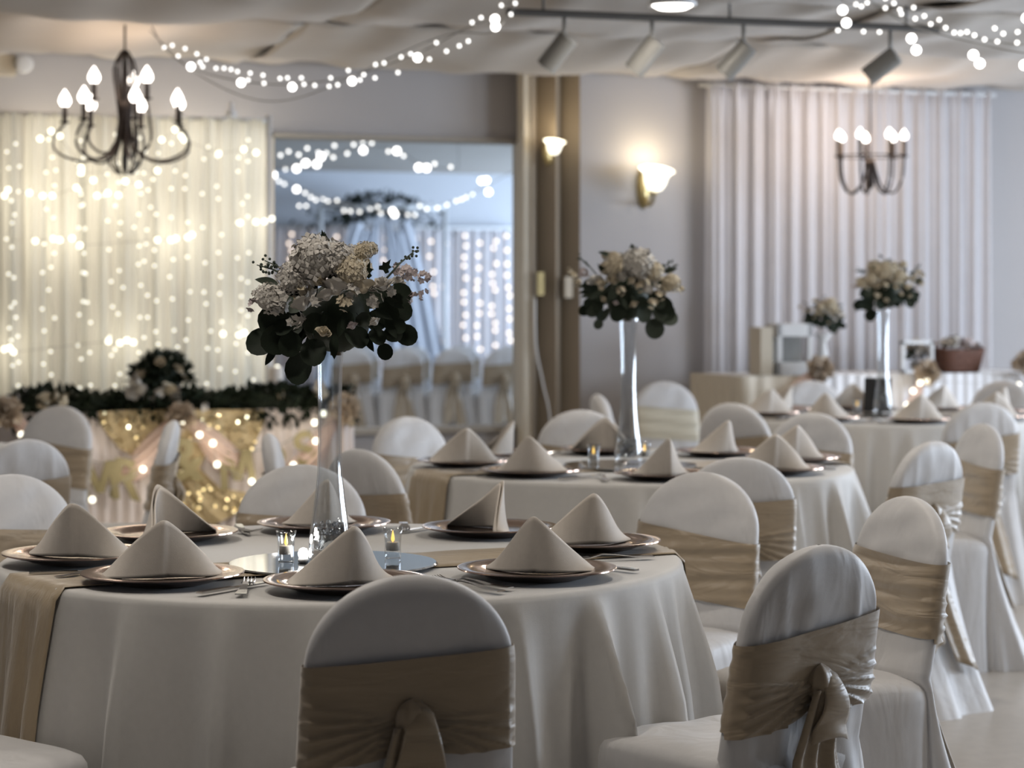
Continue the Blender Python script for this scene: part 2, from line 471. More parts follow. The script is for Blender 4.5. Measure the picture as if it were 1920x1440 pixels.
# left ceiling swag
LP = [(284, 48, 10.35), (310, 92, 10.3), (360, 128, 10.2), (452, 152, 10.05), (548, 158, 9.9), (660, 142, 9.7), (783, 100, 9.45), (870, 55, 9.2), (930, 28, 9.1), (975, -18, 9.0)]
path = catm([px(*p) for p in LP], 60)
path2 = [p+Vector((0, .05, .05*sin(i*.2)-.02)) for i, p in enumerate(path)]
bigs = [px(358, 125, 10.2), px(452, 155, 10.05), px(548, 163, 9.9), px(660, 152, 9.7), px(783, 108, 9.45), px(928, 36, 9.1), px(929, 50, 9.1)]
minis_px = [(308, 89), (323, 85), (347, 91), (334, 105), (369, 101), (387, 111), (375, 117), (405, 128), (420, 128), (433, 130), (445, 134), (469, 137), (493, 141), (495, 156),
            (525, 147), (539, 146), (565, 146), (590, 160), (617, 162), (633, 159), (620, 146), (653, 132), (682, 140), (704, 121), (720, 118), (703, 146), (746, 136), (752, 107), (770, 101),
            (818, 80), (837, 96), (805, 111), (861, 86), (878, 77), (885, 42), (902, 33), (958, 27), (966, 6), (940, 10), (570, 158), (675, 150), (380, 125), (465, 150)]
def dl(u): return 10.35-(u-284)/(975-284)*1.35
minis = [px(u, v, dl(u)+rnd.uniform(-.03, .03)) for u, v in minis_px]
string_light('string_light', 'swag of globe string lights hanging under ceiling left of track lights', [path, path2], bigs, minis)
# right ceiling swag
RP = [(1560, -30, 8.9), (1585, 5, 8.85), (1640, 12, 8.75), (1709, 48, 8.6), (1825, 80, 8.35), (1930, 100, 8.15), (2010, 90, 8.0)]
path = catm([px(*p) for p in RP], 40)
path2 = [p+Vector((0, .08, .04)) for p in path]
bigs = [px(1580, 19, 8.85), px(1587, 43, 8.8), px(1709, 72, 8.6), px(1718, 94, 8.6), px(1825, 103, 8.35), px(1837, 119, 8.35), px(1921, 122, 8.15), px(1925, 34, 8.2)]
mp = [(1626, 5), (1660, 15), (1676, 6), (1687, 18), (1690, 26), (1713, 14), (1733, 30), (1716, 35), (1745, 45), (1761, 37), (1773, 52), (1789, 61), (1801, 62), (1813, 60), (1827, 66), (1846, 74),
      (1865, 53), (1870, 78), (1881, 63), (1908, 60), (1907, 80), (1571, 57), (1619, 59), (1649, 60), (1605, 8), (1615, 12), (1660, -3)]
minis = [px(u, v, 8.85-(u-1580)/340*.7+rnd.uniform(-.03, .03)) for u, v in mp]
string_light('string_light', 'string of paired globe lights crossing the upper right corner', [path, path2], bigs, minis)
# swags that the mirror shows
VP = [(490, 310, 18.6), (560, 350, 18.6), (640, 382, 18.6), (740, 398, 18.6), (840, 380, 18.6), (912, 348, 18.6), (1000, 300, 18.6)]
path = catm([vpos(*p) for p in VP], 40)
path = [Vector((path[0].x, path[0].y, 2.735))]+path+[Vector((path[-1].x, path[-1].y, 2.735))]
bigs = [vpos(u, v, 18.6) for u, v in ((513, 328), (556, 355), (740, 402), (736, 396), (912, 338), (916, 360), (903, 339))]
minis = [vpos(u, v, 18.6+rnd.uniform(-.1, .1)) for u, v in ((523, 340), (533, 345), (572, 362), (583, 370), (592, 375), (606, 373), (615, 377), (632, 376), (645, 395), (657, 396), (674, 397), (694, 392), (708, 388), (714, 400), (765, 403), (778, 403), (787, 386), (800, 392), (820, 390), (838, 384), (855, 377), (865, 374), (874, 370), (886, 364), (561, 386), (574, 386))]
BULB_GV = bulb_mesh(.026, GLOBE); BULB_MV = bulb_mesh(.014, FAIRYW, 8, 5)
string_light('string_light', 'low swag of string lights seen through the wall opening', [path], bigs, minis, .003, BULB_GV, BULB_MV)
VP = [(470, 330, 16.4), (540, 314, 16.4), (600, 296, 16.4), (680, 276, 16.4), (740, 280, 16.4), (795, 310, 16.4), (860, 318, 16.4)]
path = catm([vpos(*p) for p in VP], 40)
path = [Vector((path[0].x, path[0].y, 2.735))]+path+[Vector((path[-1].x, path[-1].y, 2.735))]
bigs = [vpos(u, v, 16.4) for u, v in ((556, 316), (573, 306), (602, 294), (594, 308), (681, 282), (744, 283), (785, 314), (800, 315))]
minis = [vpos(u, v, 16.4+rnd.uniform(-.1, .1)) for u, v in ((535, 317), (541, 284), (576, 278), (597, 286), (612, 287), (625, 295), (627, 273), (663, 271), (651, 288), (680, 266), (697, 268), (728, 284), (757, 292), (815, 307), (845, 313), (560, 290), (526, 291))]
string_light('string_light', 'upper swag of string lights seen through the wall opening', [path], bigs, minis, .003, BULB_GV, BULB_MV)

# --- chandeliers
def candle_bulb(h, r):
    return MB().lathe([(.0005, -h*.45), (r*.6, -h*.4), (r, -h*.15), (r*.92, h*.05), (r*.55, h*.32), (r*.22, h*.5), (.0005, h*.62)], 12).mesh('candle_bulb', CANDLEB)
CB = candle_bulb(.080, .029)
CB2 = candle_bulb(.058, .022)
def chandelier(loc, ztop, label, tiers, cup_h, armdrop, bodyprof, bulbmesh, e, cage=False, hub=.0, ring=False, wide=False):
    """loc: centre at the height of the arms' roots"""
    o = empty('chandelier', loc)
    tag(o, label, 'chandelier')
    link('body', MB().lathe(bodyprof, 16).mesh('body', IRON), o)
    zt = ztop-loc[2]
    z0 = bodyprof[-1][1]
    link('chain', MB().tube([(0, 0, z0), (0, 0, zt)], .006, 6).mesh('chain', IRON), o)
    link('canopy', MB().lathe([(.055, zt), (.05, zt-.02), (.012, zt-.035)], 16).mesh('canopy', IRON), o)
    for R, zc, n, ph in tiers:
        for k in range(n):
            a = ph+2*pi*k/n
            d = Vector((cos(a), sin(a), 0))
            pts = [d*.015+Vector((0, 0, hub)), d*(R*.30)+Vector((0, 0, hub-armdrop*.75)), d*(R*.68)+Vector((0, 0, hub-armdrop)), d*(R*.95)+Vector((0, 0, hub-armdrop*.55)), d*R+Vector((0, 0, zc))]
            if wide:
                q = R/.285
                pts = [d*(r_*q)+Vector((0, 0, z_+(zc if z_ > -.02 else zc*.35))) for r_, z_ in ((.022, .10), (.035, -.05), (.09, -.15), (.21, -.180), (.325, -.135), (.335, -.065), (.285, -.012))]
            arm = link('arm', MB().tube(catm(pts, 18), .0065, 6).mesh('arm', IRON), o)
            cup = link('candle_cup', MB().lathe([(.004, -.012), (.026, -.004), (.028, 0), (.012, .002), (.0125, cup_h), (.006, cup_h+.004)], 12).mesh('candle_cup', IRON), o, d*R+Vector((0, 0, zc)))
            link('candle_bulb', bulbmesh, cup, (0, 0, cup_h+.032))
    if cage:
        for k in range(10):
            a = 2*pi*k/10
            pts = [(.012*cos(a), .012*sin(a), .36), (.055*cos(a), .055*sin(a), .27), (.035*cos(a), .035*sin(a), .10), (.028*cos(a), .028*sin(a), -.05), (.085*cos(a), .085*sin(a), -.16), (.035*cos(a), .035*sin(a), -.235)]
            link('scroll_bar', MB().tube(catm(pts, 16), .005, 5).mesh('scroll_bar', IRON), o)
    if ring:
        R, zc = tiers[0][0], tiers[0][1]
        link('ring', MB().tube([(R*cos(2*pi*k/40), R*sin(2*pi*k/40), zc) for k in range(41)], .004, 5).mesh('ring', IRON), o)
    light('chandelier_lamp', 'POINT', (0, 0, tiers[0][1]+cup_h+.05), e, (1.0, .78, .60), size=.14, parent=o)
    return o
cp = px(234, 235, 11.0)
chandelier(cp, 2.69, 'dark iron chandelier with nine lit candle bulbs above head table', [(.285, .015, 7, .2), (.15, .125, 3, 1.1)], .075, .155,
           [(.001, -.22), (.014, -.21), (.010, -.1), (.022, -.05), (.012, .1), (.018, .2), (.008, .36)], CB, 9, cage=True, hub=-.05, wide=True)
cp = px(1632, 293, 13.0)
chandelier(cp, 2.62, 'small ringed chandelier in front of the grey curtain', [(.19, .0, 7, .3)], .085, .19,
           [(.001, -.19), (.016, -.175), (.022, -.15), (.012, -.1), (.013, -.06), (.006, 0), (.005, .33)], CB2, 13, hub=-.02, ring=True)

# --- track lights
tr0, tr1 = px(950, 22, (2.555-CZ)*F/(H0-22)), px(1760, 55, (2.555-CZ)*F/(H0-55))
o = empty('light_track', tr0)
tag(o, 'dark grey lighting track carrying four spotlights under the ceiling', 'track')
dv = tr1-tr0
link('rail', MB().tube([(0, 0, 0), dv], .018, 6).mesh('rail', DARKMET, False), o)
for s in (.08, .5, .92):
    q = dv*s
    link('hanger', MB().tube([q, (q.x, q.y, 2.72-tr0.z)], .006, 6).mesh('hanger', DARKMET), o)
for k, (u, v, tilt, lab) in enumerate([(1052, 95, -38, 'grey track spotlight with bright lens, first from the left'), (1211, 100, -38, 'grey track spotlight second from the left'),
                                  (1381, 106, -42, 'grey track spotlight third from the left'), (1664, 115, -52, 'grey track spotlight on the far right, tipped lowest')]):
    t = (u-950)/(1760-950)
    D = 9.83+(10.3-9.83)*t
    c = px(u, v, D)
    top = tr0+dv*t
    ax = Matrix.Rotation(-TH, 4, 'Z') @ Matrix.Rotation(radians(-tilt), 4, 'Y') @ Matrix.Rotation(radians(12), 4, 'X')
    L, R_ = .085, .047
    el = ax @ Vector((0, 0, L*.55))
    c = Vector((top.x-el.x, top.y-el.y, c.z))
    o = empty('track_spotlight', c)
    tag(o, lab, 'spotlight', 'track spotlights')
    link('can', MB().lathe([(.0005, L), (R_*.75, L), (R_, L*.9), (R_, -L), (R_*.93, -L), (R_*.9, -L*.7), (.0005, -L*.66)], 24, ax).mesh('can', GREYMET, True, 35), o)
    st = Vector((0, 0, 2.545-c.z))
    link('stem', MB().tube([(el.x, el.y, el.z), (el.x, el.y, st.z), ], .009, 8).mesh('stem', GREYMET), o)
    if k == 0:
        link('lens', MB().lathe([(R_*.8, -L*.96), (.0005, -L*1.02)], 20, ax).mesh('lens', DISC), o)

# --- sconces
def sconce(p, label, s=1.0, e=6):
    o = empty('wall_sconce', p)
    tag(o, label, 'sconce')
    link('back_plate', MB().lathe([(.0005, -.0), (.07*s, 0), (.065*s, .018*s), (.03*s, .028*s), (.0005, .03*s)], 24, Matrix.Diagonal((.62, 1, 1.9, 1)) @ Matrix.Rotation(radians(90), 4, 'X')).mesh('back_plate', BRASS), o)
    link('arm', MB().tube(catm([(0, -.02*s, -.06*s), (0, -.07*s, -.11*s), (0, -.13*s, -.09*s), (0, -.15*s, -.045*s)], 12), .011*s, 8).mesh('arm', BRASS), o)
    ax = Matrix.Translation((0, -.15*s, -.03*s)) @ Matrix.Rotation(radians(18), 4, 'X')
    prof = [(.02, 0), (.045, .012), (.062, .045), (.070, .085), (.088, .115), (.105, .125), (.100, .126), (.082, .112), (.064, .085), (.055, .045), (.03, .016)]
    link('glass_shade', MB().lathe([(r*s, z*s) for r, z in prof], 28, ax, cap=False).mesh('glass_shade', SHADEM), o)
    link('shade_cap', MB().lathe([(.001, -.03*s), (.018*s, -.025*s), (.026*s, .004*s)], 16, ax).mesh('shade_cap', BRASS), o)
    light('sconce_lamp', 'POINT', (0, -.16*s, .13*s), e, (1.0, .82, .55), size=.05, parent=o)
    return o
p = wpx(1206, 350, YB); p.y = YB-.002
sconce(p, 'brass wall sconce with glowing bell shade on grey wall', 1.0, 3)
p = wpx(1026, 285, YB-.2); p.y = YB-.20
sconce(p, 'small glowing sconce on the tan folding partition', .6, 1.2)

# --- emergency light, top left
p = wpx(14, 122, YB-.05); p.y = YB-.045
o = empty('emergency_light', p)
tag(o, 'beige emergency light box on wall above the lit curtain', 'emergency light')
link('case', MB().box((-.06, 0, 0), (.2, .09, .11)).mesh('case', BEIGE, False), o)
link('lamp_head', MB().lathe([(.03, 0), (.045, .03), (.045, .07), (.038, .075), (.0005, .07)], 20, Matrix.Translation((.075, -.03, 0)) @ Matrix.Rotation(radians(90), 4, 'X')).mesh('lamp_head', WHITE), o)

# ================================================================== CURTAINS
def curtain_panel(xa, xb, y, z0, z1, m, seed, nf=7, amp=.035, ruffle=.05, par=None, name='curtain_panel'):
    r = random.Random(seed)
    ph = [r.random()*6.28 for _ in range(4)]
    def fn(u, v):
        w = xb-xa
        k = v
        ff = sin(2*pi*nf*u+ph[0]+.5*sin(3*u+ph[1]))+.45*sin(2*pi*nf*2.3*u+ph[2])
        fl = 1-.35*k
        yy = y+amp*ff*fl
        xx = xa+w*u+.012*sin(2*pi*nf*u*1.3+ph[3])*(1-k)
        if v > .97: yy += .014*sin(2*pi*nf*4*u)*(v-.97)/.03
        return (xx, yy, z0+(z1-z0)*v+(.008*sin(2*pi*nf*3*u) if v == 1 else 0))
    return MB().grid(fn, 120, 26).mesh(name, m)
# lit curtain behind the head table
yc = 11.80
xs = [wpx(u, 0, yc).x for u in (-190, -10, 160, 330, 500)]
zt = 2.255
fr = empty('drape_stand', (xs[0], yc, 0))
tag(fr, 'white pipe stand holding the lit sheer drapes left of wall opening', 'drape stand')
for x in (xs[0], xs[-1]+.01):
    link('upright', MB().tube([(x-xs[0], 0, 0), (x-xs[0], 0, zt+.03)], .018, 10).mesh('upright', WHITE), fr)
link('rod', MB().tube([(0, 0, zt), (xs[-1]-xs[0]+.01, 0, zt)], .014, 10).mesh('rod', WHITE), fr)
fx = wpx(433, 200, yc).x-xs[0]
link('finial', MB().lathe([(.03, .0), (.035, .02), (.012, .05), (.016, .07), (.0005, .09)], 14, Matrix.Translation((fx, 0, zt+.012))).mesh('finial', WHITE), fr)
for k in range(4):
    o = link('sheer_drape', curtain_panel(xs[k], xs[k+1], yc-.03, .02, zt, SHEER, 30+k, nf=3.7, amp=.032))
    tag(o, 'warm lit sheer drape behind head table, %s' % ('left of the picture edge', 'leftmost in view', 'middle one behind chandelier', 'rightmost next to wall opening')[k], 'drape', 'lit sheer drapes')
# strands of fairy lights hanging in front of the drape
us = [8, 28, 90, 103, 150, 158, 205, 222, 255, 275, 290, 322, 352, 385, 412, 445, 470]
for k, u in enumerate(us):
    p = wpx(u, 220, yc-.10)
    o = empty('fairy_light_strand', (p.x, yc-.10, zt-.01))
    tag(o, 'fairy light strand on the lit drape, %s from the left' % ORD[k], 'fairy lights', 'fairy light strands on the lit drape')
    zz, pts, q = -.03, [(0, 0, 0)], 0
    xoff = 0
    while zz > -1.75:
        zz -= rnd.uniform(.06, .19)
        xoff = xoff*.6+rnd.uniform(-.022, .022)
        pts.append((xoff, rnd.uniform(-.015, .015), zz))
    link('wire', MB().tube(pts, .0012, 4).mesh('wire', WIRE), o)
    for q in pts[1:]: link('bulb', BULB_F, o, (q[0], q[1]-.012, q[2]))
# horizontal garlands of brighter bulbs close to the drape
def hgarland(pixels, label, lamps, e):
    pts = [wpx(u, v, yc-.13) for u, v in pixels]
    pts2 = sorted(pts, key=lambda q: q.x)
    lm = [(wpx(u, v, yc+.14), e) for u, v in lamps]
    for q, _ in lm: q.y = yc+.16
    string_light('light_garland', label, [pts2], pts, [], .0015, BULB_FB, None, 'light garlands on the lit drape', lm)
hgarland([(8, 367), (15, 356), (55, 362), (80, 367), (98, 367), (143, 352), (175, 338), (182, 367), (202, 362), (222, 366), (235, 340), (260, 346)], 'light garland on the drape just below the big chandelier', [(60, 365), (215, 365)], 1.9)
hgarland([(75, 260), (96, 246), (112, 255), (152, 314), (152, 324), (303, 262), (340, 255), (328, 243), (345, 262), (410, 288), (457, 280), (480, 286), (295, 320)], 'light garland on the drape behind the chandelier arms', [(90, 255), (340, 260), (460, 290)], 1.5)
hgarland([(66, 452), (100, 448), (112, 450), (135, 447), (150, 460), (295, 450), (320, 450), (330, 447), (352, 445), (360, 440)], 'light garland on the drape at bouquet top height', [(105, 450), (325, 448)], 2.1)
hgarland([(450, 418), (480, 416), (496, 415), (510, 410), (418, 626), (448, 628), (458, 624), (520, 690)], 'light garland down the drape edge beside wall opening', [(470, 420), (450, 626)], 1.9)
hgarland([(8, 655), (18, 652), (25, 660), (203, 640), (225, 643), (238, 638), (250, 642)], 'light garland on the drape just above head table', [(18, 655), (230, 640)], 1.9)

# cool sheer curtain on the right
yg = YB-.10
ux = [1326, 1440, 1545, 1650, 1755, 1850]
gx = [wpx(u, 0, yg).x for u in ux]
for k in range(5):
    o = link('sheer_curtain', curtain_panel(gx[k], gx[k+1]+.02, yg, .02, 2.57, SHEERG, 60+k, nf=3.3, amp=.019))
    tag(o, 'pale grey sheer curtain panel on back wall, %s from the left' % ORD[k], 'curtain', 'grey sheer curtain panels')
o = link('curtain_rod', MB().tube([(gx[0]-.05, yg, 2.555), (gx[-1]+.06, yg, 2.555)], .012, 8).mesh('curtain_rod', WHITE))
tag(o, 'thin white rod through the top of the grey curtain', 'curtain rod')
# hanging cable beside the partition
o = link('cable', MB().tube(catm([wpx(1003, 560, YB-.22), wpx(1005, 650, YB-.22), wpx(1018, 720, YB-.2), wpx(1032, 800, YB-.2), wpx(1032, 1000, YB-.2)], 24), .006, 6).mesh('cable', WHITE))
tag(o, 'pale cable hanging down in front of the tan partition', 'cable')

# ================================================================== CHAIRS
def lean(z): return -(z-.65)*math.tan(radians(11))
def spow(c, e): return math.copysign(abs(c)**e, c)
DOME0, DOMEH, WB = .705, .16, .180
def back_dims(z):
    """half width, centre y, half thickness of the covered backrest at height z"""
    if z > DOME0:
        q = min(1.0, (z-DOME0)/DOMEH)
        return WB*sqrt(max(0, 1-q*q)), lean(z), .033*sqrt(max(0, 1-q**5))
    if z > .46:
        return WB+(DOME0-z)*.035, lean(z), .033
    k = (.46-z)/.46
    w = WB+.0086+.045*k**1.2
    yb = lean(.46)-.033-.17*k**1.35
    yf = .045
    return w, (yb+yf)/2, (yf-yb)/2
def chair_cover(seed, pleat):
    r = random.Random(seed)
    ph = [r.random()*6.28 for _ in range(6)]
    fq = r.uniform(95, 125)
    zs = list(np.linspace(0, .44, 14))+list(np.linspace(.47, DOME0, 16))+[DOME0+DOMEH*sin(pi/2*q) for q in np.linspace(.06, .97, 15)]+[DOME0+DOMEH*.9996]
    N = 96
    def fn(u, v):
        z = zs[int(round(v*(len(zs)-1)))]
        w, yc_, t = back_dims(z)
        a = 2*pi*u
        c, s = cos(a), sin(a)
        x = w*spow(c, .55 if z > .46 else .6)
        y = yc_+t*spow(s, .75 if z > .5 else .8)
        edge = max(0, 1-abs(x)/(w+1e-6))**.4
        if s < 0:
            sl = x+.10*(z-.7)*(1 if seed % 2 else -1)
            if z > .60:
                m = math.exp(-((z-.740)/.075)**2)
                y -= pleat*m*edge*(1.6*(1-abs(sin(sl*fq*.5+ph[0])))**1.6+.5*sin(sl*fq*.57+ph[1]))
            elif z > .44:
                y -= (.0025+.5*pleat)*edge*sin(x*70+ph[2]+z*8)
            else:
                k = (.46-z)/.46
                y -= .018*k*sin(x*34+ph[3])*edge+.006*sin(x*75+ph[4])*edge
        else:
            if z > .46:
                y += .0022*sin(x*45+z*30+ph[5])*edge+.0018*sin(z*85+x*22+ph[1])*edge
        if z < .3:
            k = (.3-z)/.3
            x *= 1+.05*k*sin(a*7+ph[2])
        return (x, y, z)
    return MB().grid(fn, N, len(zs), wrap=True).mesh('cover', COVER)
def seat_cover(seed):
    r = random.Random(seed)
    ph = [r.random()*6.28 for _ in range(4)]
    rows = [(0, 1.07, 0)]+[(z, 1.0+.07*(1-z/.40), 0) for z in np.linspace(.05, .39, 8)]+[(.42, 1.0, 0), (.445, .985, 0), (.458, .95, 0), (.466, .86, 0), (.472, .6, 0), (.475, .3, 0), (.476, .002, 0)]
    N = 88
    def fn(u, v):
        z, k, _ = rows[int(round(v*(len(rows)-1)))]
        a = 2*pi*u
        x = .205*k*spow(cos(a), .42)
        y = .205+.21*k*spow(sin(a), .42)
        fall = max(0, (.40-z)/.40)
        q = 1+fall*.055*(sin(a*9+ph[0])+.5*sin(a*17+ph[1]))
        x *= q; y = .205+(y-.205)*q
        if z > .44: z += .004*sin(x*30+ph[2])*sin(y*22+ph[3])
        return (x, max(y, .0), z)
    return MB().grid(fn, N, len(rows), wrap=True).mesh('seat_cover', COVER)
def sash_band(seed, zoff, tilt=.015):
    r = random.Random(seed)
    ph = [r.random()*6.28 for _ in range(4)]
    N, M = 150, 40
    def fn(u, v):
        a = 2*pi*u
        c, s = cos(a), sin(a)
        x0 = WB*spow(c, .55)
        back = max(0, -s)
        h0, h1 = .560+zoff, .725+zoff
        if s < 0:   # the lower hem dips away from the knot
            h0 = h0-.012+.02*math.exp(-(x0/.05)**2)
        z = h0+(h1-h0)*v+tilt*x0/.18
        w, yc_, t = back_dims(z)
        off = .0045+.0075*sqrt(max(0, -s))*min(1, max(0, 1-abs(c))*5)
        x = (w+off)*spow(c, .55)
        y = yc_+(t+off)*spow(s, .75)
        if s < 0:
            kx, kz = x-.0, z-(.618+zoff)
            rr = sqrt(kx*kx+kz*kz)+1e-5
            ang = math.atan2(kz, abs(kx))
            sd = math.copysign(1, kx)
            lim = .16+.10*sin(ph[1]+sd)
            m = min(1, rr/.03)*(1/(1+math.exp((ang-lim)*26)))*min(1, max(0, 1-abs(x)/(w+off))*7+.25)
            rid = (1-abs(sin(ang*19+ph[0]+sd+2.0*abs(kx))))**1.3
            y -= m*(.013*rid+.004)*(1-.35*min(1, rr/.2))
            y -= .0015*sin(x*40+ph[2])*(1-m)
        else:
            y += .003*(1+sin(z*95+x*14*sin(ph[1])+ph[2]))*min(1, max(0, 1-abs(x)/(w+off))*6)+.0015*sin(z*190+ph[3]+x*9)
        return (x, y, z)
    return MB().grid(fn, N, M, wrap=True)
def sash_knot(zoff):
    z0 = .618+zoff
    yb = lean(z0)-.054
    def fn(u, v):
        a = 2*pi*u; b = pi*(v-.5)
        q = 1+.10*sin(a*3+1)+.08*sin(a*7+v*4)
        return (.032*cos(b)*cos(a)*q, yb+.022*cos(b)*sin(a)*q, z0+.036*sin(b)*(1+.08*sin(a*2)))
    return MB().grid(fn, 28, 16, wrap=True)
def sash_loop(zoff):
    z0 = .618+zoff
    yb = lean(z0)-.058
    def fn(u, v):       # a short folded loop that hangs over the knot
        s = (u-.5)*2
        w = .022+.030*v
        return (.012+s*w, yb-.020*sin(pi*min(1, v*1.3))-.012*(1-s*s)*v-.006, z0+.024-.125*v-.01*s*s)
    return MB().grid(fn, 14, 14)
def sash_tail(zoff, side, length):
    z0 = .610+zoff
    def fn(u, v):
        s = (u-.5)*2
        w = .016+.036*min(1, v*1.6)
        z = z0-length*v-.02*s*side*v
        k = max(0, (.46-z)/.46)
        yb = (lean(z)-.033 if z > .46 else lean(.46)-.033-.17*k**1.35)
        y = yb-.034-.006*sin(s*5+side)-.010*(1-s*s)
        return (side*.016+side*.045*v+s*w, y, z)
    return MB().grid(fn, 14, 20)
COVERS = [chair_cover(1, .0050), chair_cover(2, .0012), chair_cover(3, .0062), chair_cover(4, .0026)]
SEATS = [seat_cover(11), seat_cover(12)]
def sash_set(m, seed, zoff, tilt=.015):
    return [sash_band(seed, zoff, tilt).mesh('sash', m), sash_knot(zoff).mesh('sash_knot', m), sash_loop(zoff).mesh('sash_loop', m),
            sash_tail(zoff, -1, .40).mesh('sash_tail', m), sash_tail(zoff, 1, .47).mesh('sash_tail', m)]
SASHES = [sash_set(SATIN, 21, 0, .014), sash_set(SATIN, 22, -.015, .022), sash_set(SATIN, 23, .008, .008)]
SASH_IV = sash_set(IVORYSATIN, 24, 0)
def chair(pos, face, label, group, cov=0, sash=0, tails=True):
    """pos: hall xy under the backrest; face: hall angle of the direction the sitter looks"""
    o = empty('banquet_chair', (pos.x, pos.y, 0), face-pi/2)
    tag(o, label, 'chair', group)
    link('back_cover', COVERS[cov], o)
    link('seat_cover', SEATS[cov % 2], o)
    st = SASH_IV if sash == 9 else SASHES[sash]
    b = link('sash', st[0], o)
    b['label'] = 'ivory satin sash' if sash == 9 else 'champagne satin sash'
    link('sash_knot', st[1], b)
    if tails:
        for i in (2, 3, 4):
            t = link(('sash_loop', 'sash_tail', 'sash_tail')[i-2], st[i], b)
            solid(t, .003)
    return o
def ring_chair(lat, D, r, deg, label, group, cov=0, sash=0, twist=0):
    a = radians(deg)
    p = cam(lat+r*cos(a), D+r*sin(a), 0)
    c = cam(lat, D, 0)
    f = math.atan2(c.y-p.y, c.x-p.x)+radians(twist)
    return chair(p, f, label, group, cov, sash)

T1, T2, T3, T4 = (-.378, 5.09), (.405, 7.78), (1.785, 10.9), (-2.48, 8.4)
G1, G2, G3, G4 = 'chairs round the nearest table', 'chairs round the middle table', 'chairs round the far right table', 'chairs round the left edge table'
ring_chair(*T1, 1.215, 279.5, 'covered chair in front of nearest table, tied sash towards viewer, nearest in picture', G1, 1, 0, 2)
ring_chair(*T1, 1.20, 321, 'covered chair right of nearest table with pleated back and tied sash knot', G1, 2, 1, -11)
ring_chair(*T1, 1.29, 10, 'covered chair at right end of nearest table, cream front and flat sash', G1, 3, 2, 13)
ring_chair(*T1, 1.265, 47, 'covered chair behind right of nearest table with broad tan sash front', G1, 1, 1, 8)
ring_chair(*T1, 1.20, 99.5, 'plain fronted chair directly behind nearest table, left of the tall vase', G1, 1, 0, 5)
ring_chair(*T1, 1.25, 137, 'chair at left picture edge behind nearest table, smooth rounded front', G1, 3, 0, -6)
ring_chair(*T1, 1.24, 229, 'chair at bottom left corner, only its white seat showing', G1, 1, 1)
ring_chair(*T2, 1.19, 184, 'chair seen edge-on left of middle table, leaning behind letter banner', G2, 1, 2)
ring_chair(*T2, 1.17, 224, 'chair between nearest and middle tables with dark sash knot right of vase', G2, 0, 0)
ring_chair(*T2, 1.17, 282, 'chair backing onto viewer in front of middle table, beside broad tan sash', G2, 1, 2)
ring_chair(*T2, 1.02, 334, 'chair with finely pleated back and silver sash right of middle table', G2, 2, 2, -20)
ring_chair(*T2, 1.36, 21, 'chair right of middle table with slim cream front and bright sash', G2, 3, 0, -6)
ring_chair(*T2, 1.45, 58, 'chair behind right of middle table, two napkins before its sash', G2, 1, 0)
ring_chair(*T2, 1.43, 95, 'chair straight behind middle table, left of its flower vase', G2, 3, 1)
ring_chair(*T2, 1.22, 130, 'chair behind left of middle table under the wall opening', G2, 1, 1)
ring_chair(*T3, 1.32, 232, 'chair left of far right table, grey dome behind middle table napkins', G3, 1, 1)
ring_chair(*T3, 1.36, 189, 'chair seen edge-on beside the middle vase, at far right table', G3, 1, 0)
ring_chair(*T3, 1.02, 284, 'chair in front of far right table with dark pleated sash back', G3, 0, 1)
ring_chair(*T3, 1.38, 97, 'chair behind far right table, before the warm-tinted end of gift table', G3, 1, 2)
ring_chair(*T3, 1.60, 58, 'chair behind far right table at the right picture edge', G3, 3, 0)
ring_chair(*T3, 1.36, 330, 'chair cut by right picture edge, white skirt on the floor', G3, 3, 1)
ring_chair(*T4, 1.18, 4, 'chair seen edge-on before the letters with its sash tail hanging', G4, 1, 0)
ring_chair(*T4, 1.28, 64, 'chair at left before head table with broad tan sash front', G4, 1, 1)
ring_chair(*T4, 1.30, 312, 'pleated chair back at left picture edge behind nearest table chair', G4, 2, 0)
p = cam(.82, 12.15, 0)
chair(p, radians(-90)-.15, 'spare chair with ivory sash standing against the grey wall', None, 3, 9)
for k, u in enumerate((62, 330)):
    p = wpx(u, 700, 11.50)
    chair(Vector((p.x, 11.52, 0)), radians(-90), 'chair with white back %s behind the head table' % ('at left end', 'in the middle')[k], 'head table chairs', 1, 0, False)
# ceremony chairs in the room beyond the opening
for row in range(2):
    for k, u in enumerate((660, 756, 850, 944)):
        q = vpos(u+(14 if row else 0), 640, 19.6+row*1.0)
        chair(q, radians(90)-.12, 'ceremony chair beyond the wall opening, %s row, %s from the left' % (('front', 'rear')[row], ORD[k]), 'ceremony chairs beyond the opening', (1, 3)[k % 2], (0, 1, 2)[k % 3])

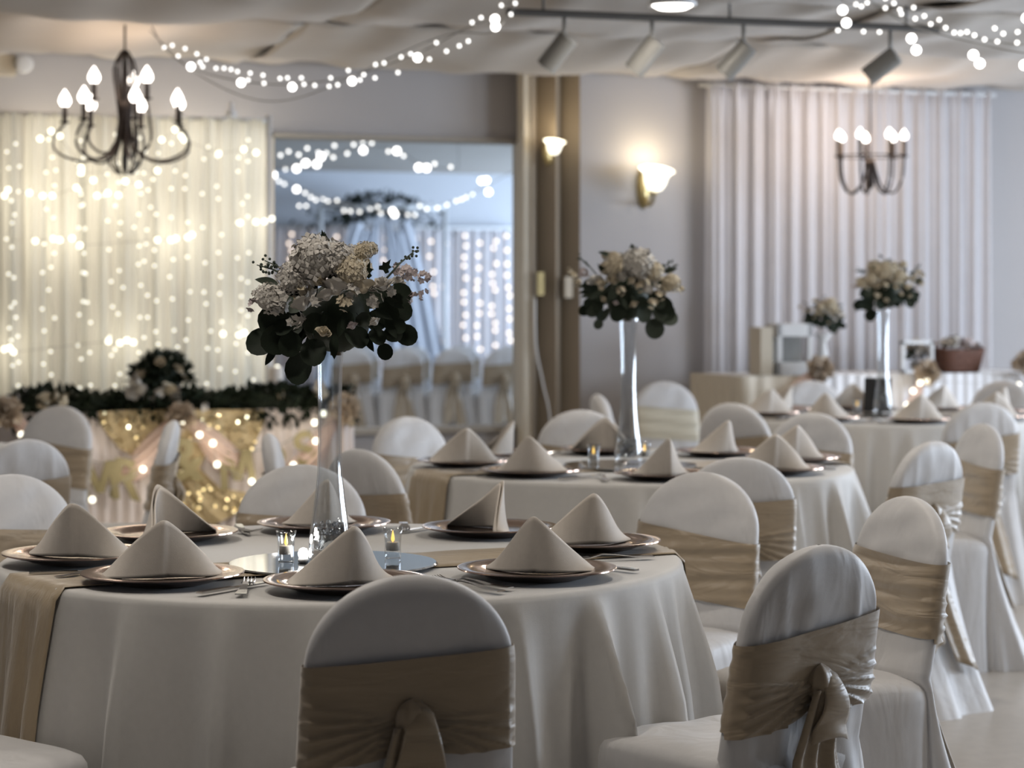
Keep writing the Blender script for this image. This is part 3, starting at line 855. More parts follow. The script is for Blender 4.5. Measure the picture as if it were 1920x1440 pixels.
# ================================================================== ROUND TABLES
ZT = .75
def cloth_fn(seed, R):
    r = random.Random(seed)
    ph = [r.random()*6.28 for _ in range(8)]
    def rad(a, s):      # a: hall angle, s: 0 at the rim .. 1 at the floor
        right = .5+.5*cos(a-ph[7]*0-(-TH-radians(20)))       # folds pack tighter on the right hand side
        A = .011+.020*right
        f = 2.0*(1-abs(sin(a*10.5+ph[0]+1.1*sin(a*2+ph[1]))))**2.2+.6*sin(a*29+ph[2]+.8*sin(a*3+ph[3]))+.35*sin(a*47+ph[4])-.3
        f = f if f > 0 else f*.6
        return R+.004+s*.075+A*f*min(1, s*3.2)**.8*(1+.5*s)
    return rad
def round_table(T, R, seed, which):
    c = cam(*T, 0)
    t = empty('round_table', (c.x, c.y, 0))
    tag(t, 'round folding table hidden under the %s cloth' % which, 'table', 'round dining tables')
    link('tabletop', MB().lathe([(R-.02, ZT-.035), (R-.005, ZT-.03), (R-.005, ZT-.008), (R-.02, ZT-.004)], 64).mesh('tabletop', WOOD), t)
    for k in range(4):
        a = pi/4+k*pi/2
        link('leg', MB().tube([(.38*cos(a), .38*sin(a), ZT-.03), (.46*cos(a), .46*sin(a), 0)], .016, 8).mesh('leg', DARKMET), t)
    rad = cloth_fn(seed, R)
    N = 300
    rows = [('t', .002), ('t', .4), ('t', .8), ('t', .95), ('t', .985)]+[('e', q) for q in (.25, .6, 1.0)]+[('d', q) for q in (.03, .07, .12, .18, .25, .33, .42, .52, .63, .75, .87, .985)]
    def fn(u, v):
        a = 2*pi*u
        k, q = rows[int(round(v*(len(rows)-1)))]
        if k == 't': r, z = R*q, ZT
        elif k == 'e':
            r = R-.011+.015*sin(q*pi/2); z = ZT-.015*(1-cos(q*pi/2))
        else:
            r = rad(a, q); z = ZT-.015-(ZT-.02)*q
        return (r*cos(a), r*sin(a), z)
    cl_ = link('tablecloth', MB().grid(fn, N, len(rows), wrap=True).mesh('tablecloth', CLOTH), None, (c.x, c.y, 0))
    tag(cl_, 'ivory floor length cloth on the %s' % which, 'tablecloth', 'ivory round tablecloths')
    return c, rad
def runner(c, rad, R, ang, width, drop, which, off=0.0):
    """ang: hall angle of the runner's length"""
    ca, sa = cos(ang), sin(ang)
    n, m = 90, 22
    rr = random.Random(5)
    L = R+drop
    def fn(u, v):
        s = -L+2*L*u
        w = (v-.5)*width
        g = 1-.05*sin(u*17)
        w = w*g+off
        edge = sqrt(max(0, R*R-w*w))+.004
        wr = .0016*sin(w*190+3*sin(s*5))+.0010*sin(w*330+s*9)
        if abs(s) <= edge-.012:
            x, y, z = s, w, ZT+.004+wr
        else:
            d = abs(s)-(edge-.012)
            if d < .022:
                q = d/.022*pi/2
                r_ = .012+.004
                x = (edge-.012+r_*sin(q)); z = ZT+.004-r_*(1-cos(q))+wr; y = w
                x = math.copysign(x, s)
            else:
                dd = d-.022
                q = min(1, dd/(ZT-.02))
                a0 = math.asin(max(-1, min(1, w/R)))
                aa = ang+a0 if s > 0 else ang+pi-a0
                r_ = rad(aa, q)+.011+wr
                z = ZT-.014-dd
                X, Y = r_*cos(aa), r_*sin(aa)
                return (X, Y, z)
        return (x*ca-y*sa, x*sa+y*ca, z)
    o = link('table_runner', MB().grid(fn, n, m).mesh('table_runner', RUNNER), None, (c.x, c.y, 0))
    tag(o, 'champagne satin runner across the %s' % which, 'runner', 'satin table runners')
    solid(o, .0015, 1)
    return o
W1, W2, W3, W4 = 'nearest table', 'middle table', 'far right table', 'left edge table'
c1, rad1 = round_table(T1, .755, 3, W1)
c2, rad2 = round_table(T2, .755, 4, W2)
c3, rad3 = round_table(T3, .755, 5, W3)
c4, rad4 = round_table(T4, .755, 6, W4)
runner(c1, rad1, .755, radians(25)-TH, .245, .46, W1, -.155)
runner(c2, rad2, .755, radians(20)-TH, .27, .46, W2, -.09)
runner(c3, rad3, .755, radians(20)-TH, .27, .46, W3)

# --- tableware
PLATE = MB().lathe([(.001, .012), (.085, .012), (.112, .014), (.120, .019), (.160, .024), (.165, .0235), (.1655, .021), (.160, .019), (.118, .010), (.105, .004), (.09, .0), (.075, .004), (.001, .005)], 72, None, False).mesh('charger_plate', COPPER, True, 50)
def napkin_mesh(open_deg, seed):
    r = random.Random(seed)
    al = radians(open_deg/2)
    Lw, h = .140, .117
    mb = MB()
    def layer(inset, drop, Ls):
        n, m = 41, 12
        def fn(u, v):
            s = (u-.5)*2
            top = (h-drop)*(1-.95*(sqrt(s*s+.005)-sqrt(.005))/(sqrt(1.005)-sqrt(.005)))
            top = max(0, top)*(1+.10*abs(s)*(1-abs(s)))
            z = top*v
            a = al*(1-.22*v)
            d = abs(s)
            soft = sqrt(s*s+.012*(1-.7*v))
            x = Lw*Ls*math.sin(a)*s*(1+.05*sin(3*d+seed))
            y = Lw*Ls*cos(a)*(soft-.17)+inset+.010*sin(pi*d)*(1-v)*(-1)
            if s > 0: y += .006*sin(d*5+seed)
            return (x, y-.028, z)
        mb.grid(fn, n, m)
    layer(0, 0, 1.0)
    layer(.010, .007, .97)
    return mb.mesh('napkin', NAPKIN)
NAPS = [napkin_mesh(150, 1), napkin_mesh(105, 2), napkin_mesh(128, 3), napkin_mesh(84, 4)]
def fork_mesh():
    mb = MB()
    prof = [(0, .0105, .0015), (.01, .0115, .0015), (.05, .0085, .003), (.09, .0055, .008), (.12, .0055, .010), (.135, .011, .007), (.150, .0135, .004)]
    for i in range(len(prof)-1):
        (a, wa, za), (b, wb, zb) = prof[i], prof[i+1]
        t = .002
        mb.add([(-wa, a, za), (wa, a, za), (wb, b, zb), (-wb, b, zb), (-wa, a, za+t), (wa, a, za+t), (wb, b, zb+t), (-wb, b, zb+t)],
               [(0, 3, 2, 1), (4, 5, 6, 7), (0, 1, 5, 4), (1, 2, 6, 5), (2, 3, 7, 6), (3, 0, 4, 7)])
    for k in range(4):
        x = -.0108+k*.0072
        pts = [(x, .149, .005), (x, .165, .0035), (x*1.02, .183, .005), (x*1.02, .200, .011)]
        mb.tube(pts, [.0020, .0019, .0016, .0008], 6)
    mb.v = [(x, y-.1, z) for x, y, z in mb.v]
    return mb.mesh('fork', STEEL, True, 40)
def knife_mesh():
    mb = MB()
    prof = [(0, .008, 0), (.01, .0095, .0), (.06, .008, 0), (.1, .0065, 0), (.105, .0085, 0), (.16, .0105, 0), (.20, .009, 0), (.222, .002, 0)]
    for i in range(len(prof)-1):
        (a, wa, _), (b, wb, _) = prof[i], prof[i+1]
        t = .0045 if a < .1 else .0022
        o_ = 0 if a < .1 else .003
        mb.add([(-wa, a, 0), (wa-o_, a, 0), (wb-o_, b, 0), (-wb, b, 0), (-wa, a, t), (wa-o_, a, t), (wb-o_, b, t), (-wb, b, t)],
               [(0, 3, 2, 1), (4, 5, 6, 7), (0, 1, 5, 4), (1, 2, 6, 5), (2, 3, 7, 6), (3, 0, 4, 7)])
    mb.v = [(x, y-.11, z) for x, y, z in mb.v]
    return mb.mesh('knife', STEEL, False)
FORK, KNIFE = fork_mesh(), knife_mesh()
def setting(T, deg, r, which, where, nap, yaw, two=False, zoff=.001, cutlery=True):
    a = radians(deg)
    lat, D = T[0]+r*cos(a), T[1]+r*sin(a)
    p = cam(lat, D, ZT+zoff)
    g = which
    tag(link('charger_plate', PLATE, None, p, rnd.random()*3), 'rose bronze charger plate, %s place of %s' % (where, which), 'plate', 'charger plates on the '+g)
    o = link('napkin', NAPS[nap], None, p+Vector((0, 0, .0135)), radians(yaw)-TH)
    solid(o, .0032)
    tag(o, 'folded tent napkin on %s plate of %s' % (where, which), 'napkin', 'tent napkins on the '+g)
    if not cutlery: return
    la, lD = -cos(a), -sin(a)                    # sitter looks this way (camera frame)
    left = (-lD, la)
    rz = math.atan2(lD, la)-pi/2-TH
    for k in range(2 if two else 1):
        q = .200+.034*k
        f = cam(lat+left[0]*q-la*(.0+.02*k), D+left[1]*q-lD*(.0+.02*k), ZT+.006)
        tag(link('fork', FORK, None, f, rz+rnd.uniform(-.1, .1)-.12*k), 'steel %sfork left of %s plate on %s' % ('outer ' if k else '', where, which), 'fork', 'forks on the '+g)
    f = cam(lat-left[0]*.20, D-left[1]*.20, ZT+.006)
    tag(link('knife', KNIFE, None, f, rz+rnd.uniform(-.08, .08)), 'steel table knife right of %s plate on %s' % (where, which), 'knife', 'knives on the '+g)
S1 = [(12, .565, 'right hand', 2, 18, False), (55, .565, 'back right', 2, 122, False), (99, .565, 'back centre', 3, 15, False), (142, .56, 'back left', 2, -128, False),
      (193, .58, 'far left', 0, -14, False), (234, .565, 'front left', 0, 12, False), (275, .57, 'front centre', 2, 28, False), (319, .57, 'front right', 2, -12, True)]
for d, r_, w, nk, yw, tw in S1: setting(T1, d, r_, W1, w, nk, yw, tw, .005 if w in ('far left', 'right hand') else .001)
S2 = [(8, .57, 'right hand', 0, 20), (52, .57, 'back right', 2, 40), (97, .57, 'back centre', 0, 170), (140, .57, 'back left', 1, 100),
      (188, .57, 'far left', 0, 14), (232, .56, 'front left', 2, -10), (278, .58, 'front centre', 3, 10), (322, .57, 'front right', 0, 5)]
for d, r_, w, nk, yw in S2: setting(T2, d, r_, W2, w, nk, yw, False, .005 if w in ('far left', 'right hand') else .001)
S3 = [(8, .57, 'right hand', 2, 30), (52, .57, 'back right', 0, 20), (97, .57, 'back centre', 0, 170), (140, .57, 'back left', 1, 100),
      (188, .57, 'far left', 0, 14), (232, .56, 'front left', 2, -10), (276, .58, 'front centre', 0, 8), (322, .57, 'front right', 0, 5)]
for d, r_, w, nk, yw in S3: setting(T3, d, r_, W3, w, nk, yw, False, .005 if w in ('far left', 'right hand') else .001)

# --- centrepieces
RMIR = MB().lathe([(.001, 0), (.222, 0), (.225, .002), (.222, .005), (.001, .005)], 64, None, False).mesh('mirror_disc', MIRROR, True, 30)
VH = .52
vo = [(.0005, 0), (.040, 0), (.0455, .004), (.0460, .02), (.0445, .05), (.039, .09), (.032, .14), (.0275, .19), (.0255, .25), (.0255, .34), (.027, .42), (.031, .48), (.036, VH)]
vi = [(r-.0035, z) for r, z in vo[::-1][:-4]]+[(.036, .06), (.034, .03), (.02, .022), (.0005, .022)]
VASE = MB().lathe(vo+vi, 48, None, False).mesh('glass_wall', GLASS)
def gem_mesh(seed):
    r = random.Random(seed)
    mb = MB()
    for k in range(46):
        z = r.uniform(.03, .085); rr = r.random()**.5*(.033-.09*(z-.03)); a = r.random()*6.28
        s = r.uniform(.005, .008)
        c = Vector((rr*cos(a), rr*sin(a), z))
        R_ = Matrix.Rotation(r.random()*3, 3, Vector((r.random(), r.random(), 1)).normalized())
        vs = [c+R_ @ (Vector(d)*s) for d in ((1, 0, 0), (-1, 0, 0), (0, 1, 0), (0, -1, 0), (0, 0, 1), (0, 0, -1))]
        mb.add(vs, [(0, 2, 4), (2, 1, 4), (1, 3, 4), (3, 0, 4), (2, 0, 5), (1, 2, 5), (3, 1, 5), (0, 3, 5)])
    return mb.mesh('glass_gems', GEM, False)
GEMS = gem_mesh(3)
cup = [(.0005, 0), (.0165, 0), (.0175, .002), (.018, .012), (.0178, .03), (.0195, .05), (.0225, .066), (.0210, .066), (.0178, .05), (.016, .03), (.0155, .016), (.0005, .014)]
CUP = MB().lathe(cup, 32, None, False).mesh('glass_cup', GLASS)
WAX = MB().lathe([(.0005, .016), (.014, .016), (.0145, .018), (.0145, .032), (.0135, .034), (.0005, .033)], 24, None, False).mesh('tealight', WAXW, True, 40)
FLM = MB().lathe([(.0005, .034), (.0038, .038), (.0042, .042), (.0028, .050), (.0005, .060)], 12, None, False).mesh('flame_tip', FLAME)
def votive(T, lat, D, label, z):
    p = cam(T[0]+lat, T[1]+D, z)
    o = empty('votive_candle', p)
    tag(o, label, 'votive', 'votive candles')
    link('glass_cup', CUP, o); t = link('tealight', WAX, o); link('flame_tip', FLM, t)
    return o
def centrepiece(T, c, which, dx=0.0, dy=0.0):
    z = ZT+.007
    p = cam(T[0]+dx*.5, T[1]+dy, z)
    tag(link('mirror_disc', RMIR, None, p), 'round mirror plate in the centre of the %s' % which, 'mirror plate', 'table mirror plates')
    q = cam(T[0]+dx, T[1]+dy, z+.0055)
    v = empty('trumpet_vase', q)
    tag(v, 'tall slim clear glass vase on the %s' % which, 'vase', 'tall glass vases')
    link('glass_wall', VASE, v)
    g = link('glass_gems', GEMS, v); g['kind'] = 'stuff'
    return q
q1 = centrepiece(T1, c1, W1, -.014, -.19)
q2 = centrepiece(T2, c2, W2, -.012, -.09)
q3 = centrepiece(T3, c3, W3, -.01)
zv = ZT+.013
votive(T1, -.108, -.19, 'lit votive left of the vase on nearest table', zv)
votive(T1, .118, -.12, 'lit votive right of the vase on nearest table', zv)
votive(T2, -.13, -.10, 'votive left of the vase on middle table', zv)
votive(T2, .05, .04, 'votive right of the vase on middle table', zv)
votive(T3, -.13, .02, 'votive left of the vase on far right table', zv)
# a bright white LED puck at the foot of the first vase
o = empty('puck_light', cam(T1[0]-.070, T1[1]-.20, zv))
tag(o, 'tiny bright white light at the vase foot on nearest table', 'puck light')
link('puck_base', MB().lathe([(.0005, 0), (.011, 0), (.012, .004), (.010, .008), (.0005, .008)], 20, None, False).mesh('puck_base', WHITE), o)
link('puck_bulb', MB().lathe([(.009, .008), (.012, .018), (.008, .028), (.0005, .031)], 16).mesh('puck_bulb', LED), o)
light('puck_lamp', 'POINT', (0, 0, .05), .25, (1, .96, .9), size=.012, parent=o)
# small black table sign on the far right table
o = empty('table_sign', cam(T3[0]-.02, T3[1]+.10, ZT+.012), radians(-18)-TH)
tag(o, 'black tilted table sign behind the vase on far right table', 'sign')
link('board', MB().box((0, 0, .085), (.13, .010, .165), Matrix.Rotation(radians(-10), 3, 'X')).mesh('board', BLACK, False), o)
link('prop', MB().box((0, .045, .06), (.02, .006, .13), Matrix.Rotation(radians(22), 3, 'X')).mesh('prop', BLACK, False), o)

# ================================================================== FLOWERS
def leaf_round(m, n=14):
    pts = []
    for i in range(n):
        a = 2*pi*i/n
        x, y = .92*sin(a), -cos(a)
        pts.append((x, y+1, .18*abs(x)-.10*(y*y)))
    mb = MB().add([(0, 1, 0)]+pts, [(0, 1+i, 1+(i+1) % n) for i in range(n)])
    mb.tube([(0, -.35, -.05), (0, 0, -.08)], .05, 4)
    return mb.mesh('leaf', m)
def leaf_long(m):
    def fn(u, v):
        s = (u-.5)*2
        w = .42*sin(pi*min(1, v*.97+.03))**.8*(1-.25*v)
        return (s*w, 2*v, .12*abs(s)*w*2-.25*v*v)
    return MB().grid(fn, 5, 8).mesh('leaf', m)
def leaf_ivy(m):
    out = [(0, 0), (.55, -.25), (.85, .25), (.5, .55), (.75, 1.1), (.3, 1.15), (0, 2.0), (-.3, 1.15), (-.75, 1.1), (-.5, .55), (-.85, .25), (-.55, -.25)]
    v = [(0, .7, -.08)]+[(x, y, .14*abs(x)-.06*y) for x, y in out]
    return MB().add(v, [(0, 1+i, 1+(i+1) % 12) for i in range(12)]).mesh('leaf', m, False)
LEAVES = {('r', 0): leaf_round(LEAF), ('r', 1): leaf_round(LEAF2), ('l', 0): leaf_long(LEAF), ('l', 1): leaf_long(LEAF2), ('i', 0): leaf_ivy(LEAF), ('i', 1): leaf_ivy(LEAF2)}
def petal4(mb, c, nrm, s, rot, n=4):
    nrm = nrm.normalized()
    a = nrm.cross(Vector((0, 0, 1)) if abs(nrm.z) < .9 else Vector((1, 0, 0))).normalized()
    b = nrm.cross(a)
    for k in range(n):
        q = rot+2*pi*k/n
        d = a*cos(q)+b*sin(q); e = a*-sin(q)+b*cos(q)
        mb.add([c, c+d*s*.6+e*s*.42+nrm*s*.12, c+d*s+nrm*s*.28, c+d*s*.6-e*s*.42+nrm*s*.12], [(0, 3, 2, 1)])
def hydrangea(seed, m, nfl=85):
    r = random.Random(seed)
    mb = MB()
    mb.ball((0, 0, 0), .78, 12, 8)
    for k in range(nfl):
        z = 1-1.7*(k+.5)/nfl
        a = k*2.39996
        d = Vector((sqrt(1-z*z)*cos(a), sqrt(1-z*z)*sin(a), z))
        petal4(mb, d*r.uniform(.80, .95), d+Vector((r.uniform(-.4, .4), r.uniform(-.4, .4), r.uniform(-.4, .4))), .26, r.random()*6)
    return mb.mesh('hydrangea_head', m, False)
def rose(seed, m):
    r = random.Random(seed)
    mb = MB()
    mb.ball((0, 0, -.1), .42, 10, 6)
    for k in range(20):
        a = k*2.39996
        t = k/19
        R0, R1, hz = .12+.25*t, .18+.80*t, .75-.55*t
        w = .55+.25*t
        def fn(u, v, a=a, R0=R0, R1=R1, hz=hz, w=w, t=t):
            s = (u-.5)*2
            aa = a+s*w*(.6+.4*v)
            rr = R0+(R1-R0)*v**1.3
            z = -.35*(1-v)+hz*v-.12*s*s*v-(.15*t*v**4)
            return (rr*cos(aa), rr*sin(aa), z)
        mb.grid(fn, 6, 5)
    return mb.mesh('rose_head', m)
def blossom(seed, m):
    r = random.Random(seed)
    mb = MB()
    for k in range(9):
        d = Vector((r.uniform(-1, 1), r.uniform(-1, 1), r.uniform(-1, 1)))
        petal4(mb, d*.6, d+Vector((0, 0, .3)), .5, r.random()*6, 5)
    return mb.mesh('blossom_sprig', m, False)
HYD = [hydrangea(1, PETAL), hydrangea(2, CREAM), hydrangea(3, PETAL, 60)]
ROSE = [rose(1, PETAL), rose(2, CREAM), rose(3, BLUSHP)]
BLOS = [blossom(1, PETAL), blossom(2, BLUSHP), blossom(3, CREAM)]

PXM = 868.0
LEAF_PX = [(499, 642, 29, 200, 'r'), (531, 635, 32, 215, 'r'), (525, 601, 30, 190, 'r'), (570, 689, 32, 265, 'r'), (598, 659, 27, 280, 'r'), (677, 631, 25, 300, 'r'), (727, 659, 16, 290, 'r'),
           (751, 612, 16, 330, 'r'), (738, 616, 22, 300, 'l'), (755, 553, 22, 350, 'r'), (746, 570, 20, 340, 'l'), (697, 507, 14, 60, 'i'), (634, 519, 11, 80, 'r'), (690, 479, 22, 20, 'l'),
           (612, 445, 10, 110, 'i'), (604, 461, 9, 200, 'i'), (630, 461, 9, 30, 'i'), (563, 496, 10, 150, 'i'), (602, 543, 18, 95, 'l'), (563, 550, 24, 170, 'l'), (582, 553, 20, 150, 'l'),
           (512, 530, 22, 160, 'l'), (731, 500, 13, 50, 'i'), (636, 648, 24, 265, 'l'), (650, 612, 22, 250, 'l'), (690, 600, 16, 320, 'r'), (600, 606, 20, 230, 'r'), (619, 598, 16, 250, 'l'),
           (714, 631, 18, 310, 'r'), (515, 668, 20, 240, 'l'), (555, 645, 24, 250, 'r'), (700, 605, 20, 300, 'l'), (545, 612, 20, 220, 'r'), (660, 602, 18, 270, 'r'), (725, 590, 20, 330, 'l')]
FLOW_PX = [(602, 493, 44, 'h', 0), (640, 492, 30, 'h', 0), (643, 541, 27, 'o', 0), (667, 514, 29, 'h', 1), (563, 524, 28, 'h', 0), (518, 561, 26, 'h', 2), (580, 572, 22, 'o', 0), (725, 537, 20, 'o', 0),
           (766, 513, 17, 'b', 1), (796, 521, 14, 'b', 1), (781, 558, 13, 'b', 1), (486, 572, 13, 'b', 1), (497, 551, 11, 'b', 0), (619, 622, 15, 'o', 1), (711, 604, 12, 'o', 0), (671, 611, 11, 'o', 2),
           (568, 600, 17, 'b', 0), (690, 541, 22, 'o', 1), (742, 545, 14, 'b', 0), (690, 475, 16, 'h', 1), (535, 575, 18, 'b', 0), (605, 560, 17, 'b', 0), (660, 568, 16, 'b', 2), (545, 556, 18, 'b', 0), (706, 562, 18, 'b', 0), (625, 556, 18, 'o', 0), (578, 545, 18, 'b', 2), (668, 548, 16, 'b', 0), (610, 528, 20, 'o', 1)]
def bouquet(centre, label, seed, flip=1, sc=1.0, cream=0.3, fill=46, silver=.08, group='tall vase bouquets'):
    r = random.Random(seed)
    o = empty('bouquet', centre, -TH)
    tag(o, label, 'bouquet', group)
    A = Vector((.165, .15, .13))*sc
    def at(u, v, back=False):
        x = flip*(u-632)/PXM*sc; z = (572-v)/PXM*sc
        k = max(.02, 1-(x/.21/sc)**2-(z/.17/sc)**2)
        y = -.13*sc*sqrt(k)
        return Vector((x, -y*.9 if back else y, z))
    def put_leaf(p, size, deg, kind, mi, tilt=None):
        a = radians(deg)
        d = Vector((flip*cos(a), r.uniform(-.5, .1), sin(a))).normalized()       # base to tip
        n = Vector((r.uniform(-.5, .5), -1, r.uniform(-.2, .6)))
        n = (n-d*n.dot(d)).normalized()
        x = d.cross(n)
        M = Matrix((x, d, n)).transposed().to_4x4()
        s = size/PXM*sc
        M = Matrix.Translation(p-d*s) @ M @ Matrix.Diagonal((s, s, s, 1))
        l = link('leaf', LEAVES[(kind, mi)], o)
        l.matrix_local = M
    link('stem', MB().tube([(0, 0, -.11*sc), (0, 0, -.02)], .012, 8).mesh('stem', STEM), o)
    link('foam_core', MB().ball((0, 0, -.03*sc), .075*sc, 12, 8).mesh('foam_core', LEAF), o)
    for u, v, s, deg, k in LEAF_PX:
        j = 0 if seed == 1 else 16
        put_leaf(at(u+r.uniform(-j, j), v+r.uniform(-j, j)), s, deg+r.uniform(-10, 10), k, 1 if r.random() < silver else 0)
    for q in range(fill):       # all the way round the back and the underside
        a = r.uniform(0, 2*pi); z = r.uniform(-.095, .02)*sc
        rr = r.uniform(.07, .135)*sc
        p = Vector((rr*cos(a)*1.15, abs(rr*sin(a))-(.02 if q % 3 == 0 else 0), z))
        put_leaf(p, r.uniform(18, 28), math.degrees(math.atan2(p.z-.04, p.x*flip)), r.choice('rrl'), 1 if r.random() < silver else 0)
    for u, v, s, k, mi in FLOW_PX:
        j = 0 if seed == 1 else 12
        if seed != 1 and r.random() < cream: mi = 1 if k != 'b' else 2
        p = at(u+r.uniform(-j, j), v+r.uniform(-j, j))
        p.y *= 1.2
        nm, me = {'h': ('hydrangea_head', HYD), 'o': ('rose_head', ROSE), 'b': ('blossom_sprig', BLOS)}[k]
        e = (r.uniform(.2, .9), r.uniform(-.4, .4)+p.x*2, r.random()*6)
        link(nm, me[mi], o, p, rot=e, scale=s/PXM*sc*1.12)
        if r.random() < .75:
            pb = at(u+r.uniform(-25, 25), v-6, True); pb.y *= .8
            link(nm, me[mi], o, pb, rot=(-e[0], e[1], e[2]), scale=s/PXM*sc*.9)
    # berry sprays
    for (ua, va, ub, vb) in ((728, 528, 778, 474), (552, 523, 490, 500), (556, 520, 505, 492)):
        a_, b_ = at(ua, va), at(ub, vb)
        mb = MB().tube([a_, (a_+b_)/2+Vector((0, 0, .004)), b_], [.0025*sc, .002*sc, .0012*sc], 5)
        for q in range(16):
            t = r.uniform(.45, 1.05)
            p = a_+(b_-a_)*t+Vector((r.uniform(-1, 1), r.uniform(-1, 1), r.uniform(-1, 1)))*.010*sc
            mb.ball(p, .0032*sc, 6, 4)
        link('berry_spray', mb.mesh('berry_spray', LEAF2), o)
    # ivy runner on top
    link('ivy_stem', MB().tube(catm([at(655, 480), at(632, 462), at(622, 452), at(614, 440)], 8), .0015, 5).mesh('ivy_stem', LEAF), o)
    return o
pb = px(630, 570, 4.88)
bouquet(pb, 'large white and cream bouquet with dark round leaves on nearest vase', 1)
pb = px(1177, 543, 7.69)
bouquet(pb, 'cream bouquet with silvery leaves on the middle table vase', 2, -1, .98, .6, 40, .5)
pb = px(1661, 538, 10.86)
bouquet(pb, 'round cream bouquet on the far right table vase', 5, 1, .92, .8, 40, .2)

# ================================================================== HEAD TABLE
YH = 10.90
hx0, hx1 = wpx(40, 760, YH).x, wpx(655, 760, YH).x
HTZ = .765
t = empty('head_table', ((hx0+hx1)/2, YH+.3, 0))
tag(t, 'long head table with blush pleated skirt below the lit drape', 'table')
hwid = (hx1-hx0)/2
link('tabletop', MB().box((0, 0, HTZ-.015), (2*hwid, .6, .03)).mesh('tabletop', SKIRT, False), t)
def skirt(x0, x1, y0, y1, z0, z1, m, n, amp, seed):
    """pleated skirt round three sides of a rectangle"""
    r = random.Random(seed)
    P = [(x0, y1), (x0, y0), (x1, y0), (x1, y1)]
    Ls = [abs(y1-y0), abs(x1-x0), abs(y1-y0)]
    tot = sum(Ls)
    def fn(u, v):
        s = u*tot
        k = 0
        while k < 2 and s > Ls[k]: s -= Ls[k]; k += 1
        q = s/Ls[k]
        a, b = P[k], P[k+1]
        x, y = a[0]+(b[0]-a[0])*q, a[1]+(b[1]-a[1])*q
        nx, ny = [(-1, 0), (0, -1), (1, 0)][k]
        d = amp*(1-.6*v)*(.5+.5*sin(u*n*2*pi+.7*sin(u*31)))
        return (x+nx*d, y+ny*d, z0+(z1-z0)*v)
    return MB().grid(fn, n*7, 8)
link('skirt', skirt(-hwid-.01, hwid+.01, -.31, .31, .01, HTZ+.004, SKIRT, 46, .03, 1).mesh('skirt', SKIRT), t)
for sx in (-1, 1):
    for sy in (-1, 1):
        link('leg', MB().tube([(sx*(hwid-.06), sy*.24, 0), (sx*(hwid-.06), sy*.24, HTZ-.03)], .015, 8).mesh('leg', DARKMET), t)
# sequin overlay with pointed lower edge
yS = YH-.055
seq = [(185, 772), (262, 768), (345, 770), (420, 768), (495, 768), (492, 800), (462, 872), (445, 885), (425, 850), (372, 830), (362, 905), (470, 925), (455, 958), (400, 985), (345, 960), (318, 900), (325, 840), (262, 862), (222, 840), (190, 800)]
def sheet(name, poly, y, m, depth=.006, bulge=.0):
    bm = bmesh.new()
    vs = []
    for u, v in poly:
        p = wpx(u, v, y); vs.append(bm.verts.new((p.x, y, p.z)))
    bm.faces.new(vs)
    bmesh.ops.triangulate(bm, faces=bm.faces[:])
    bmesh.ops.subdivide_edges(bm, edges=bm.edges[:], cuts=3, use_grid_fill=True)
    for vtx in bm.verts: vtx.co.y += .006*sin(vtx.co.x*60)+.004*sin(vtx.co.z*70)
    me = bpy.data.meshes.new(name); bm.to_mesh(me); bm.free()
    me.materials.append(m)
    return me
o = link('sequin_overlay', sheet('sequin_overlay', seq, yS, SEQUIN))
solid(o, .004)
tag(o, 'gold sequin cloth in points across the front of head table', 'overlay')
r = random.Random(9)
mb = MB()
for k in range(420):          # single sequins that catch the light
    u, v = r.uniform(188, 492), r.uniform(772, 960)
    # inside test
    c_ = False
    for i in range(len(seq)):
        (x1_, y1_), (x2_, y2_) = seq[i], seq[i-1]
        if (y1_ > v) != (y2_ > v) and u < (x2_-x1_)*(v-y1_)/(y2_-y1_)+x1_: c_ = not c_
    if not c_: continue
    p = wpx(u, v, yS-.016)
    n = Vector((r.uniform(-.7, .7), -1, r.uniform(-.2, .9))).normalized()
    a = n.cross(Vector((0, 0, 1))).normalized(); b = n.cross(a)
    s = .0085
    mb.add([p+a*(s*cos(q*pi/3))+b*(s*sin(q*pi/3)) for q in range(6)], [(0, 1, 2, 3, 4, 5)])
SEQ2 = mat('sequin_disc', (0.92, 0.78, 0.46), 0.12, 1.0, var=0.05)
sq = link('sequins', mb.mesh('sequins', SEQ2, False), o); sq['kind'] = 'stuff'
# tulle swags with bows
def swag(pa, pb, sagpx, y, label, thick=.10, bow=True, grp='blush tulle swags'):
    A, B = wpx(pa[0], pa[1], y), wpx(pb[0], pb[1], y)
    org = A.copy()
    sag = sagpx/F*11
    def fn(u, v):
        k = sin(pi*u)
        s = (v-.5)*2
        th = .035+thick*k
        p = A+(B-A)*u
        return (p.x-org.x, -.012-.05*k*(1-s*s)-.008*sin(s*14+u*4), p.z-org.z-sag*k-s*th*.5*(1+.4*k)-th*.3*k)
    o = empty('tulle_swag', org)
    tag(o, label, 'swag', grp)
    sw = link('swag_cloth', MB().grid(fn, 30, 26).mesh('swag_cloth', TULLE), o)
    if bow:
        mb = MB()
        rr = random.Random(int(pa[0]))
        for k in range(26):
            d = Vector((rr.uniform(-1, 1), rr.uniform(-1, .1), rr.uniform(-1, 1))).normalized()
            petal4(mb, Vector((0, -.03, 0))+d*.02, d, .075, rr.random()*6, 3)
        link('gathered_bow', mb.mesh('gathered_bow', mat('champagne_tulle', (.52, .42, .32), .7), False), o)
    return o
swag((338, 782), (215, 905), -6, YH-.075, 'blush tulle swag falling left from the centre bow of head table', .10)
swag((345, 785), (470, 880), -2, YH-.080, 'blush tulle swag falling right from the centre bow of head table', .10, False)
swag((12, 772), (170, 900), 10, YH-.07, 'blush tulle swag at the left end of head table', .12)
swag((642, 765), (520, 900), 14, YH-.07, 'blush tulle swag at the right end of head table', .12)
